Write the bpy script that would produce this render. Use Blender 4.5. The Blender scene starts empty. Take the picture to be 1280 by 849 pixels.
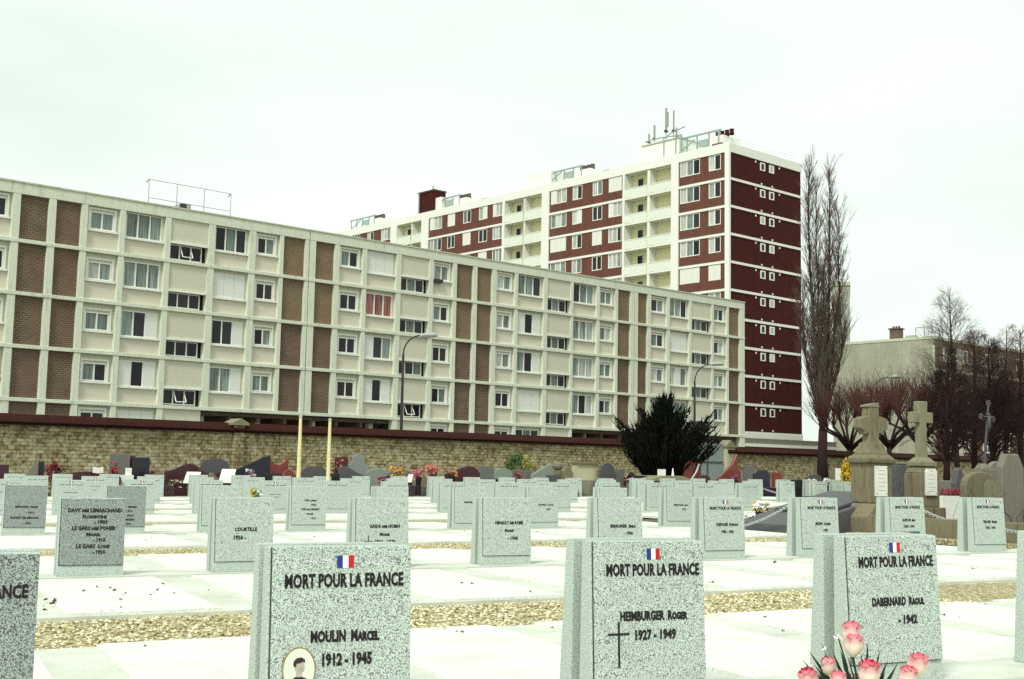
import bpy, bmesh, math, random
from mathutils import Vector, Matrix
R = math.radians
sin, cos, pi = math.sin, math.cos, math.pi
rnd = random.Random(7)
scn = bpy.context.scene
col = scn.collection

# ------------------------------------------------------------------ camera
F_PX = 1543.0; CXP = 640.0; CYP = 424.5; EYE = 1.22
up = Vector((275.0, 14700.0, -F_PX)).normalized()
fw = Vector((0, 0, -1.0)); fw = (fw - up * fw.dot(up)).normalized()
rt = fw.cross(up)
M3 = Matrix((rt, fw, up))            # camera vector -> world vector
cam_d = bpy.data.cameras.new('camera'); cam = bpy.data.objects.new('camera', cam_d); col.objects.link(cam)
cam_d.sensor_width = 36; cam_d.lens = F_PX / 1280 * 36
cam_d.clip_start = .05; cam_d.clip_end = 3000
cam.matrix_world = Matrix.Translation((0, 0, EYE)) @ M3.to_4x4()
scn.camera = cam

def ray(x, y): return M3 @ Vector(((x - CXP) / F_PX, -(y - CYP) / F_PX, -1.0))
TX = .0079
def G(x, y): return TX * x                       # lie of the ground
def gpt(x, y, dist):                             # point on the sight line of (x,y) at forward distance
    d = ray(x, y); t = dist / d.y; return Vector((0, 0, EYE)) + d * t
TH = R(64.18); A_SP = 1.648; B_SP = 8.534; D1 = 5.528; S0 = 1.478; SH = .826; SW = .68
def rowpt(D, s): # distance line D, position s along row
    x = sin(TH) * s - cos(TH) * D; y = cos(TH) * s + sin(TH) * D
    return Vector((x, y, G(x, y)))
def onD(px, D):                                  # ground point of image column px on line D
    d = ray(px, 600); k = d.x / d.y
    # x = k*y ; D = -cos*x + sin*y
    y = D / (sin(TH) - cos(TH) * k); x = k * y
    return Vector((x, y, G(x, y)))
def hz(x): return EYE
def px2m(dist): return dist / F_PX
ROWROT = pi / 2 - TH

# ------------------------------------------------------------------ helpers
def tag(o, label=None, cat=None, group=None, kind=None):
    if label: o['label'] = label
    if cat: o['category'] = cat
    if group: o['group'] = group
    if kind: o['kind'] = kind
    return o
def empty(name, loc, rz=0):
    o = bpy.data.objects.new(name, None); col.objects.link(o); o.location = loc; o.rotation_euler = (0, 0, rz)
    o.empty_display_size = .2
    return o
def thing(name, label, cat, loc=(0, 0, 0), rz=0, group=None):
    return tag(empty(name, loc, rz), label, cat, group)

class MB:
    def __init__(s): s.v = []; s.f = []; s.m = []; s.sm = []; s.mi = 0; s.smooth = False
    def add(s, vs, fs):
        b = len(s.v); s.v += [tuple(v) for v in vs]
        for f in fs: s.f.append(tuple(b + i for i in f)); s.m.append(s.mi); s.sm.append(s.smooth)
        return s
    def box(s, x0, x1, y0, y1, z0, z1):
        return s.add([(x0, y0, z0), (x1, y0, z0), (x1, y1, z0), (x0, y1, z0), (x0, y0, z1), (x1, y0, z1), (x1, y1, z1), (x0, y1, z1)],
                     [(0, 3, 2, 1), (4, 5, 6, 7), (0, 1, 5, 4), (1, 2, 6, 5), (2, 3, 7, 6), (3, 0, 4, 7)])
    def cbox(s, c, sx, sy, sz, rz=0, tilt=0):
        M = Matrix.Translation(c) @ Matrix.Rotation(rz, 4, 'Z') @ Matrix.Rotation(tilt, 4, 'X')
        vs = [M @ Vector((a * sx / 2, b * sy / 2, c_ * sz / 2)) for c_ in (-1, 1) for a, b in ((-1, -1), (1, -1), (1, 1), (-1, 1))]
        return s.add(vs, [(0, 3, 2, 1), (4, 5, 6, 7), (0, 1, 5, 4), (1, 2, 6, 5), (2, 3, 7, 6), (3, 0, 4, 7)])
    def prism(s, prof, x0, x1, axis='x', caps=True):
        n = len(prof)
        if axis == 'x': vs = [(x0, a, b) for a, b in prof] + [(x1, a, b) for a, b in prof]
        elif axis == 'y': vs = [(a, x0, b) for a, b in prof] + [(a, x1, b) for a, b in prof]
        else: vs = [(a, b, x0) for a, b in prof] + [(a, b, x1) for a, b in prof]
        fs = [(i, (i + 1) % n, (i + 1) % n + n, i + n) for i in range(n)]
        if caps: fs += [tuple(range(n))[::-1], tuple(range(n, 2 * n))]
        return s.add(vs, fs)
    def tube(s, pts, rad, n=6, cap=True):
        pts = [Vector(p) for p in pts]
        if not hasattr(rad, '__len__'): rad = [rad] * len(pts)
        b = []; prev = None
        for i, p in enumerate(pts):
            d = (pts[min(i + 1, len(pts) - 1)] - pts[max(i - 1, 0)])
            d = d.normalized() if d.length > 1e-9 else Vector((0, 0, 1))
            if prev is None:
                a = Vector((0, 0, 1)) if abs(d.z) < .9 else Vector((1, 0, 0)); u = d.cross(a).normalized()
            else:
                u = (prev - d * prev.dot(d)); u = u.normalized() if u.length > 1e-6 else d.orthogonal().normalized()
            prev = u; w = d.cross(u)
            for k in range(n):
                t = 2 * pi * k / n; b.append(p + (u * cos(t) + w * sin(t)) * rad[i])
        fs = []
        for i in range(len(pts) - 1):
            for k in range(n):
                fs.append((i * n + k, i * n + (k + 1) % n, (i + 1) * n + (k + 1) % n, (i + 1) * n + k))
        if cap: fs += [tuple(range(n))[::-1], tuple(range((len(pts) - 1) * n, len(pts) * n))]
        return s.add(b, fs)
    def lathe(s, prof, c=(0, 0, 0), n=16):
        vs = []; 
        for r_, z in prof:
            for k in range(n): t = 2 * pi * k / n; vs.append((c[0] + r_ * cos(t), c[1] + r_ * sin(t), c[2] + z))
        fs = []
        for i in range(len(prof) - 1):
            for k in range(n): fs.append((i * n + k, i * n + (k + 1) % n, (i + 1) * n + (k + 1) % n, (i + 1) * n + k))
        fs += [tuple(range(n))[::-1], tuple(range((len(prof) - 1) * n, len(prof) * n))]
        return s.add(vs, fs)
    def blob(s, c, rx, ry, rz, rg=None, n=5, m=7, j=.15):
        rg = rg or rnd; vs = []
        for i in range(n + 1):
            ph = pi * i / n
            for k in range(m):
                t = 2 * pi * k / m; q = 1 + rg.uniform(-j, j)
                vs.append((c[0] + rx * sin(ph) * cos(t) * q, c[1] + ry * sin(ph) * sin(t) * q, c[2] + rz * cos(ph) * q))
        fs = []
        for i in range(n):
            for k in range(m): fs.append((i * m + k, (i + 1) * m + k, (i + 1) * m + (k + 1) % m, i * m + (k + 1) % m))
        return s.add(vs, fs)
    def build(s, name, mats, parent=None, bevel=0, loc=None, rz=None, segs=1):
        me = bpy.data.meshes.new(name); me.from_pydata(s.v, [], s.f)
        if not isinstance(mats, (list, tuple)): mats = [mats]
        for m in mats: me.materials.append(m)
        me.polygons.foreach_set('material_index', s.m)
        me.polygons.foreach_set('use_smooth', s.sm)
        me.update()
        if bevel:
            bm = bmesh.new(); bm.from_mesh(me)
            bmesh.ops.remove_doubles(bm, verts=bm.verts, dist=1e-5)
            bmesh.ops.recalc_face_normals(bm, faces=bm.faces)
            bmesh.ops.bevel(bm, geom=[e for e in bm.edges if e.calc_face_angle(0) > .5], offset=bevel, segments=segs, affect='EDGES', profile=.6)
            bm.to_mesh(me); bm.free()
        o = bpy.data.objects.new(name, me); col.objects.link(o)
        if parent: o.parent = parent
        if loc is not None: o.location = loc
        if rz is not None: o.rotation_euler = (0, 0, rz)
        return o

# ------------------------------------------------------------------ materials
def rgba(c): return (c[0], c[1], c[2], 1)
class NT:
    def __init__(s, name):
        s.m = bpy.data.materials.new(name); s.m.use_nodes = True; s.t = s.m.node_tree
        s.b = s.t.nodes['Principled BSDF']
    def n(s, typ, **kw):
        nd = s.t.nodes.new(typ)
        for k, v in kw.items():
            if k.startswith('i_'):
                key = k[2:].replace('_', ' ')
                nd.inputs[int(key) if key.isdigit() else key].default_value = v
            else: setattr(nd, k, v)
        return nd
    def l(s, a, b): s.t.links.new(a, b)
    def coord(s, scale=(1, 1, 1), swap=None):
        tc = s.n('ShaderNodeTexCoord'); o = tc.outputs['Object']
        if swap:
            sx = s.n('ShaderNodeSeparateXYZ'); s.l(o, sx.inputs[0]); cb = s.n('ShaderNodeCombineXYZ')
            for i, c in enumerate(swap): s.l(sx.outputs['XYZ'.index(c)], cb.inputs[i])
            o = cb.outputs[0]
        mp = s.n('ShaderNodeMapping'); mp.inputs['Scale'].default_value = scale; s.l(o, mp.inputs[0]); return mp.outputs[0]
    def noise(s, vec, scale, detail=3, rough=.6):
        nz = s.n('ShaderNodeTexNoise'); nz.inputs['Scale'].default_value = scale; nz.inputs['Detail'].default_value = detail
        nz.inputs['Roughness'].default_value = rough
        if vec is not None: s.l(vec, nz.inputs['Vector'])
        return nz.outputs['Fac']
    def ramp(s, fac, stops, interp='LINEAR'):
        r = s.n('ShaderNodeValToRGB'); r.color_ramp.interpolation = interp; e = r.color_ramp.elements
        while len(e) < len(stops): e.new(.5)
        for i, (p, c) in enumerate(stops): e[i].position = p; e[i].color = rgba(c)
        s.l(fac, r.inputs[0]); return r.outputs[0]
    def mix(s, fac, a, b, mode='MIX'):
        m = s.n('ShaderNodeMix', data_type='RGBA', blend_type=mode)
        for v, i in ((fac, 0), (a, 6), (b, 7)):
            if isinstance(v, (int, float)): m.inputs[i].default_value = v
            elif isinstance(v, tuple): m.inputs[i].default_value = rgba(v)
            else: s.l(v, m.inputs[i])
        return m.outputs[2]
    def bump(s, h, strength=.3, dist=.02):
        b = s.n('ShaderNodeBump'); b.inputs['Strength'].default_value = strength; b.inputs['Distance'].default_value = dist
        s.l(h, b.inputs['Height']); s.l(b.outputs[0], s.b.inputs['Normal'])
    def fin(s, colr=None, rough=.8, spec=.3, metal=0):
        if colr is not None:
            if isinstance(colr, tuple): s.b.inputs['Base Color'].default_value = rgba(colr)
            else: s.l(colr, s.b.inputs['Base Color'])
        s.b.inputs['Roughness'].default_value = rough; s.b.inputs['Specular IOR Level'].default_value = spec; s.b.inputs['Metallic'].default_value = metal
        return s.m
def plain(name, c, rough=.75, var=.18, scale=6, spec=.25, metal=0):
    t = NT(name); v = t.coord(); n = t.noise(v, scale, 5)
    a = tuple(x * (1 - var) for x in c); b = tuple(min(1, x * (1 + var)) for x in c)
    return t.fin(t.ramp(n, [(.3, a), (.7, b)]), rough, spec, metal)
def granite(name, base, dark, light, sc=150, k=(.36, .5, .64), rough=.55, spec=.3):
    t = NT(name); v = t.coord(); n1 = t.noise(v, sc, 2, .5); n2 = t.noise(v, sc * .45, 2, .6); n3 = t.noise(v, 2.3, 3)
    c = t.ramp(n1, [(k[0], dark), (k[1], base), (k[2], light)])
    c = t.mix(t.ramp(n2, [(.55, (0, 0, 0)), (.66, (.7, .7, .7))]), c, dark)
    c = t.mix(t.ramp(n3, [(.35, (0, 0, 0)), (.75, (.22, .22, .22))]), c, tuple(x * .6 for x in base))
    return t.fin(c, rough, spec)
def concrete(name, c, stain=(.2, .2, .15), amt=.6, streak=True, sc=1.0):
    t = NT(name); v = t.coord(); n = t.noise(v, 9 * sc, 6, .7); n2 = t.noise(t.coord((1.6, 1.6, .25)), 2.2 * sc, 4, .65); n3 = t.noise(v, 60 * sc, 3)
    base = t.ramp(n, [(.3, tuple(x * .88 for x in c)), (.7, tuple(min(1, x * 1.08) for x in c))])
    cc = t.mix(t.ramp(n2 if streak else n, [(.55, (0, 0, 0)), (.8, (amt, amt, amt))]), base, stain)
    cc = t.mix(t.ramp(n3, [(.35, (.25, .25, .25)), (.5, (0, 0, 0))]), cc, tuple(x * .7 for x in c))
    if streak:
        n4 = t.noise(t.coord((5, 5, .45)), 2.0, 5, .75); n5 = t.noise(v, 4.5, 8, .85)
        cc = t.mix(t.ramp(n4, [(.54, (0, 0, 0)), (.72, (amt * .75, amt * .75, amt * .75))]), cc, stain)
        cc = t.mix(t.ramp(n5, [(.58, (0, 0, 0)), (.68, (amt * .8, amt * .8, amt * .8))]), cc, tuple(x * .8 for x in stain))
    t.bump(n3, .25, .01)
    return t.fin(cc, .9, .15)
def bricks(name, c1, c2, mortar, swap='XZY', bw=.22, bh=.075, ms=.012, stain=None, rough=.9, streak=True):
    t = NT(name); v = t.coord((1, 1, 1), swap)
    br = t.n('ShaderNodeTexBrick'); t.l(v, br.inputs['Vector'])
    br.inputs['Color1'].default_value = rgba(c1); br.inputs['Color2'].default_value = rgba(c2); br.inputs['Mortar'].default_value = rgba(mortar)
    br.inputs['Scale'].default_value = 1; br.inputs['Mortar Size'].default_value = ms; br.inputs['Brick Width'].default_value = bw; br.inputs['Row Height'].default_value = bh
    br.inputs['Bias'].default_value = 0
    c = br.outputs['Color']; n = t.noise(v, 1.1, 5, .7); n2 = t.noise(v, 14, 3)
    c = t.mix(t.ramp(n, [(.4, (0, 0, 0)), (.7, (.55, .55, .55))]), c, stain or tuple(x * .5 for x in c1))
    c = t.mix(t.ramp(n2, [(.4, (0, 0, 0)), (.65, (.35, .35, .35))]), c, tuple(min(1, x * 1.6) for x in c2))
    n6 = t.noise(t.coord((.8, .8, .07)), 1.6, 5, .7)
    c = t.mix(t.ramp(n6, [(.45, (0, 0, 0)), (.65, (.5, .5, .5))]), c, tuple(x * 1.35 for x in c2))
    return t.fin(c, rough, .1)

M = {}
M['stele'] = granite('light_granite', (.46, .53, .475), (.23, .28, .25), (.59, .67, .60), 170)
M['plate'] = granite('speckled_granite', (.43, .50, .45), (.06, .075, .07), (.60, .68, .61), 190, (.395, .455, .59), .42, .4)
M['plate_dark'] = granite('grey_granite_plate', (.26, .30, .28), (.05, .055, .055), (.40, .45, .42), 165, (.41, .49, .62), .35, .5)
M['spacer'] = granite('gap_shade_granite', (.075, .09, .085), (.03, .04, .04), (.12, .14, .13), 130)  # shade in the gap between the slabs, put into a darker granite colour
M['ink'] = plain('black_paint', (.014, .008, .010), .5, .1)
M['blue'] = plain('flag_blue', (.02, .04, .22), .4, .05); M['fwhite'] = plain('flag_white', (.8, .8, .78), .4, .03); M['fred'] = plain('flag_red', (.5, .015, .02), .4, .05)
M['gap_line'] = plain('gap_shadow', (.05, .06, .055), .8, .1)  # dark colour standing in for the shadow along the plate edge
M['cream_enamel'] = plain('enamel_cream', (.66, .68, .58), .2, .03, 4, .5); M['gilt'] = plain('gilt_rim', (.34, .25, .09), .4, .2, 30, .5, .5)
M['sepia'] = plain('portrait_dark', (.035, .02, .03), .3, .2, 40); M['sepia_l'] = plain('portrait_light', (.40, .37, .30), .3, .2, 40)

def mat_paving():
    t = NT('white_concrete'); v = t.coord(); n = t.noise(v, 1.4, 5, .65); n2 = t.noise(v, 55, 3, .7); n3 = t.noise(v, 7, 5, .7)
    c = t.ramp(n, [(.3, (.47, .50, .43)), (.65, (.64, .67, .59))])
    c = t.mix(t.ramp(n2, [(.33, (.5, .5, .5)), (.45, (0, 0, 0))]), c, (.36, .36, .30))
    c = t.mix(t.ramp(n3, [(.58, (0, 0, 0)), (.74, (.3, .3, .3))]), c, (.44, .43, .34))
    t.bump(n2, .3, .01); return t.fin(c, .9, .15)
def mat_slab():
    t = NT('washed_aggregate'); v = t.coord(); n2 = t.noise(v, 70, 2, .7); n = t.noise(v, 2.2, 5, .65); n3 = t.noise(v, 22, 3, .7)
    c = t.ramp(n, [(.3, (.62, .66, .58)), (.65, (.76, .79, .72))])
    c = t.mix(t.ramp(n2, [(.36, (.7, .7, .7)), (.46, (0, 0, 0))]), c, (.34, .35, .31))
    c = t.mix(t.ramp(n3, [(.66, (0, 0, 0)), (.74, (.6, .6, .6))]), c, (.30, .25, .16))
    t.bump(n2, .4, .008); return t.fin(c, .85, .2)
def mat_gravel():
    t = NT('yellow_gravel'); v = t.coord(); vo = t.n('ShaderNodeTexVoronoi'); vo.inputs['Scale'].default_value = 32; t.l(v, vo.inputs['Vector'])
    sep = t.n('ShaderNodeSeparateColor'); t.l(vo.outputs['Color'], sep.inputs[0])
    c = t.ramp(sep.outputs[0], [(0, (.16, .11, .05)), (.3, (.42, .36, .18)), (.6, (.60, .56, .34)), (1, (.76, .75, .56))])
    c = t.mix(t.ramp(vo.outputs['Distance'], [(.25, (0, 0, 0)), (.8, (.8, .8, .8))]), c, (.15, .11, .06))
    c = t.mix(t.ramp(t.noise(v, 1.8, 4), [(.45, (0, 0, 0)), (.75, (.4, .4, .4))]), c, (.34, .28, .13))
    t.bump(vo.outputs['Distance'], .7, .02); return t.fin(c, .9, .1)
M['paving'] = mat_paving(); M['slab'] = mat_slab(); M['gravel'] = mat_gravel()
def mat_pebble():
    t = NT('pebbles'); g = t.n('ShaderNodeNewGeometry')
    c = t.ramp(g.outputs['Random Per Island'], [(0, (.12, .075, .035)), (.2, (.34, .28, .13)), (.6, (.55, .51, .30)), (1, (.78, .77, .58))])
    return t.fin(c, .85, .2)
M['pebble'] = mat_pebble()
def mat_earth():
    t = NT('earth_ground'); v = t.coord(); n = t.noise(v, .35, 6, .7); n2 = t.noise(v, 9, 5, .75)
    c = t.ramp(n2, [(.3, (.09, .065, .04)), (.55, (.20, .16, .10)), (.75, (.30, .27, .17))])
    c = t.mix(t.ramp(n, [(.5, (0, 0, 0)), (.7, (.8, .8, .8))]), c, (.07, .085, .035))
    t.bump(n2, .6, .05); return t.fin(c, .95, .1)
M['earth'] = mat_earth(); M['asphalt'] = plain('asphalt', (.06, .055, .055), .95, .25, 30); M['dark_earth'] = plain('dark_soil', (.055, .035, .025), .95, .4, 12)
M['frame'] = concrete('painted_concrete', (.66, .70, .57), (.27, .26, .18), .6)
M['frame_top'] = concrete('weathered_parapet', (.56, .60, .46), (.20, .19, .12), .85)
M['infill'] = plain('pinkish_render', (.62, .59, .48), .9, .10, 25)
M['infill2'] = plain('grey_render', (.58, .57, .45), .9, .12, 25)
M['brickL'] = bricks('brown_brick', (.072, .047, .034), (.125, .080, .058), (.24, .20, .14), 'XZY', .3, .115, .022, (.075, .04, .035))
M['brickL2'] = bricks('ochre_brown_brick', (.115, .075, .045), (.17, .115, .07), (.27, .23, .16), 'XZY', .3, .115, .022, (.12, .08, .055))
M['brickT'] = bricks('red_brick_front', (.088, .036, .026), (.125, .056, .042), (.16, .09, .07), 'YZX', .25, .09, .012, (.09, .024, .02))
M['brickR'] = bricks('red_brick_gable_shaded', (.036, .0075, .0065), (.055, .012, .010), (.07, .026, .022), 'XZY', .25, .09, .012, (.015, .005, .005))  # front brick darkened: the gable's shaded side is put into the colour
M['white'] = plain('white_joinery', (.78, .80, .72), .5, .04); M['white_band'] = concrete('white_band', (.80, .82, .75), (.5, .5, .42), .35)
M['shutter'] = None
def mat_shutter():
    t = NT('roller_shutter'); v = t.coord(); w = t.n('ShaderNodeTexWave', wave_type='BANDS', bands_direction='Z'); w.inputs['Scale'].default_value = 6; t.l(v, w.inputs['Vector'])
    c = t.ramp(w.outputs['Fac'], [(0, (.58, .60, .54)), (.5, (.76, .78, .72))]); return t.fin(c, .6, .2)
M['shutter'] = mat_shutter()
def mat_glass(name, c, c2):
    t = NT(name); g = t.n('ShaderNodeObjectInfo'); 
    cc = t.mix(g.outputs['Random'], c, c2); return t.fin(cc, .15, .28)
M['glass_dark'] = mat_glass('window_glass_dark', (.008, .005, .009), (.035, .028, .036))
def mat_curtain(name, a, b):
    t = NT(name); v = t.coord((1, 1, .06)); n = t.noise(v, 9, 3, .6); g = t.n('ShaderNodeObjectInfo')
    c = t.ramp(n, [(.35, a), (.6, b)])
    c = t.mix(t.ramp(g.outputs['Random'], [(0, (0, 0, 0)), (1, (.5, .5, .5))]), c, tuple(x * .45 for x in a))
    return t.fin(c, .2, .45)
M['curtain'] = mat_curtain('net_curtain', (.10, .135, .12), (.30, .37, .33)); M['curtain_red'] = mat_curtain('red_curtain', (.18, .03, .03), (.42, .17, .15))
M['curtain_w'] = mat_curtain('white_curtain', (.34, .37, .33), (.62, .66, .60))
M['marks'] = plain('faded_letter_paint', (.45, .46, .36), .7, .1)
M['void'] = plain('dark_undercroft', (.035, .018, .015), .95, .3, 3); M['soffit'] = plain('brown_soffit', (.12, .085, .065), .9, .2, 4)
M['tile'] = bricks('red_roof_tile', (.042, .012, .007), (.028, .009, .006), (.02, .006, .005), 'XZY', .24, .5, .03, (.035, .008, .007))
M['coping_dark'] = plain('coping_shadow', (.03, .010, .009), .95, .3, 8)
def mat_wall():
    t = NT('rubble_stone_wall'); v = t.coord((1, 1, 1), 'XZY')
    wn = t.n('ShaderNodeTexNoise'); wn.inputs['Scale'].default_value = 2.5; t.l(v, wn.inputs['Vector'])
    ad = t.mix(.06, v, wn.outputs['Color'], 'ADD')
    br = t.n('ShaderNodeTexBrick'); t.l(ad, br.inputs['Vector']); br.inputs['Scale'].default_value = 1
    br.inputs['Brick Width'].default_value = .36; br.inputs['Row Height'].default_value = .17; br.inputs['Mortar Size'].default_value = .028; br.inputs['Mortar Smooth'].default_value = .4
    br.inputs['Color1'].default_value = (.25, .20, .105, 1); br.inputs['Color2'].default_value = (.58, .55, .35, 1); br.inputs['Mortar'].default_value = (.085, .055, .03, 1)
    vo = t.n('ShaderNodeTexVoronoi'); vo.inputs['Scale'].default_value = 5.5; t.l(ad, vo.inputs['Vector'])
    sep = t.n('ShaderNodeSeparateColor'); t.l(vo.outputs['Color'], sep.inputs[0])
    c = t.mix(.42, br.outputs['Color'], t.ramp(sep.outputs[0], [(0, (.11, .06, .035)), (.3, (.34, .30, .13)), (.65, (.60, .58, .33)), (1, (.80, .80, .60))]))
    c = t.mix(t.ramp(t.noise(v, .45, 5, .7), [(.42, (0, 0, 0)), (.70, (.55, .55, .55))]), c, (.12, .07, .045))
    c = t.mix(t.ramp(t.noise(v, 2.6, 8, .85), [(.52, (0, 0, 0)), (.66, (.75, .75, .75))]), c, (.085, .045, .03))
    gz = t.n('ShaderNodeTexNoise'); gz.inputs['Scale'].default_value = 26; gz.inputs['Detail'].default_value = 3; t.l(v, gz.inputs['Vector'])
    c = t.mix(t.ramp(gz.outputs['Fac'], [(.35, (.6, .6, .6)), (.5, (0, 0, 0))]), c, (.09, .06, .035))
    t.bump(br.outputs['Fac'], -.6, .04); return t.fin(c, .95, .05)
M['wall'] = mat_wall()
M['twig_grey'] = plain('grey_olive_twigs', (.115, .10, .075), .95, .3, 4)
M['bark_red'] = plain('reddish_bark', (.075, .034, .026), .95, .35, 20); M['bark'] = plain('brown_bark', (.075, .045, .035), .95, .35, 20); M['bark_dark'] = plain('dark_bark', (.026, .013, .013), .95, .35, 20)
M['yew'] = plain('dark_conifer_foliage', (.009, .012, .008), .95, .5, 3, .05)
M['leaf'] = plain('shrub_leaf', (.05, .11, .03), .8, .5, 5); M['leaf_y'] = plain('yellow_shrub_leaf', (.30, .30, .05), .8, .4, 5)
M['metal_dark'] = plain('dark_lamp_metal', (.05, .04, .045), .6, .2); M['metal_grey'] = plain('grey_metal', (.35, .38, .36), .5, .15, 10, .4)
M['metal_gate'] = plain('blue_grey_gate_metal', (.25, .31, .31), .6, .1, 10); M['yellow_pole'] = plain('yellowish_pole_paint', (.66, .58, .32), .6, .15, 8)
M['chain'] = plain('galvanised_chain', (.42, .47, .45), .5, .2, 30, .5, .3)
def gran(n, c, k=.45, sc=60): return granite(n, c, tuple(x * k for x in c), tuple(min(1, x * 1.5) for x in c), sc)
M['g_maroon'] = granite('maroon_granite', (.055, .012, .018), (.02, .006, .01), (.09, .02, .028), 60, rough=.25, spec=.5)
M['g_red'] = granite('red_granite', (.20, .035, .025), (.08, .015, .012), (.30, .07, .05), 60, rough=.3, spec=.5)
M['g_black'] = granite('black_granite', (.012, .012, .018), (.006, .006, .01), (.03, .03, .038), 60, rough=.2, spec=.5)
M['g_navy'] = granite('navy_granite', (.03, .02, .05), (.014, .01, .025), (.05, .038, .075), 60, rough=.25, spec=.5)
M['g_grey'] = gran('mid_grey_granite', (.15, .155, .14)); M['g_dgrey'] = gran('dark_grey_granite', (.09, .09, .095)); M['g_pale'] = gran('pale_green_granite', (.22, .26, .225), .6)
M['s_cream'] = concrete('cream_stone', (.50, .48, .33), (.16, .12, .08), .7); M['s_old'] = concrete('lichened_stone', (.205, .18, .115), (.05, .035, .022), .95, sc=4)
M['s_oldgrey'] = concrete('old_grey_stone', (.20, .19, .15), (.08, .06, .05), .9, sc=2); M['s_oldpale'] = concrete('pale_old_stone', (.245, .24, .155), (.08, .07, .045), .9, sc=3)
M['marble'] = plain('white_marble', (.76, .78, .70), .4, .06, 5, .4); M['iron'] = plain('grey_iron', (.085, .08, .09), .6, .3, 20)
M['petal_pink'] = None
def mat_rose():
    t = NT('pink_rose_petal'); tc = t.n('ShaderNodeTexCoord'); sx = t.n('ShaderNodeSeparateXYZ'); t.l(tc.outputs['Object'], sx.inputs[0])
    nz = t.noise(tc.outputs['Object'], 30, 3); ad = t.n('ShaderNodeMath', operation='MULTIPLY_ADD'); t.l(nz, ad.inputs[0]); ad.inputs[1].default_value = .035; t.l(sx.outputs[2], ad.inputs[2])
    mr = t.n('ShaderNodeMapRange'); t.l(ad.outputs[0], mr.inputs[0]); mr.inputs[1].default_value = .045; mr.inputs[2].default_value = .125
    c = t.ramp(mr.outputs[0], [(0, (.74, .66, .46)), (.4, (.80, .60, .52)), (.7, (.80, .36, .38)), (1, (.70, .07, .14))]); t.b.inputs['Subsurface Weight'].default_value = .1
    return t.fin(c, .6, .25)
M['rose'] = mat_rose(); M['stem'] = plain('flower_stem', (.025, .05, .02), .6, .3, 20); M['spike'] = plain('spiky_leaf', (.02, .04, .022), .5, .3, 20)
M['baby'] = plain('white_filler_flower', (.75, .74, .66), .7, .05)
FL = {}
for n_, c_ in dict(red=(.55, .03, .035), dred=(.20, .02, .03), yellow=(.72, .45, .03), orange=(.70, .2, .03), pink=(.75, .12, .28), coral=(.68, .14, .13), white=(.8, .8, .72), green=(.04, .12, .03), gold=(.62, .42, .03), violet=(.2, .08, .25)).items():
    FL[n_] = plain(n_ + '_petals', c_, .7, .3, 30)
M['pot'] = plain('dark_pot', (.02, .014, .02), .4, .2); M['leafdry'] = plain('dry_leaf', (.10, .07, .03), .9, .5, 40)
M['ggreen'] = plain('pipe_green_grey', (.30, .38, .34), .6, .2)
M['gable'] = bricks('pale_block_gable', (.30, .31, .235), (.34, .345, .265), (.25, .26, .2), 'YZX', .5, .25, .02, (.24, .23, .17))
M['beige'] = concrete('beige_panel', (.36, .40, .32), (.24, .24, .19), .4)
M['yellow_wall'] = plain('yellow_balcony_wall', (.86, .83, .52), .9, .05, 6)
M['rail'] = plain('balcony_railing_paint', (.70, .75, .66), .5, .06)

# ------------------------------------------------------------------ setting: ground
def sheet(name, poly, mat, dz, kind='structure', thick=0):
    b = MB()
    top = [(p[0], p[1], G(p[0], p[1]) + dz) for p in poly]; n = len(poly)
    b.add(top, [tuple(range(n))])
    if thick:
        bot = [(x, y, z - thick) for x, y, z in top]
        b.add(top + bot, [(i, i + n, (i + 1) % n + n, (i + 1) % n) for i in range(n)])
    o = b.build(name, mat); tag(o, kind=kind); return o
def rowpoly(Da, Db, sa, sb):
    return [rowpt(Da, sa), rowpt(Da, sb), rowpt(Db, sb), rowpt(Db, sa)]
# the ground is one large sheet reaching the horizon
b = MB(); g = []
xs = [-1500, -300, -100, 0, 100, 300, 1500]; ys = [-300, -20, 60, 200, 600, 2500]
for y in ys:
    for x in xs: g.append((x, y, G(max(-150, min(150, x)), y) - .06))
b.add(g, [(j * 7 + i, j * 7 + i + 1, (j + 1) * 7 + i + 1, (j + 1) * 7 + i) for j in range(5) for i in range(6)])
tag(b.build('ground', M['earth']), kind='structure')

# boundary wall line
WZ0 = Vector((-22.4, 54.0)); WAZ = R(49.6); WD = Vector((sin(WAZ), cos(WAZ))); WN = Vector((-WD.y, WD.x))
def wp(t, off=0): q = WZ0 + WD * t + WN * off; return (q.x, q.y)
sheet('street', [wp(-40, 1.2), wp(160, 1.2), wp(160, 7.5), wp(-40, 7.5)], M['asphalt'], .0)
o = sheet('pavement', [wp(-40, 7.5), wp(160, 7.5), wp(160, 9.4), wp(-40, 9.4)], M['paving'], .12, thick=.14)

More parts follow.
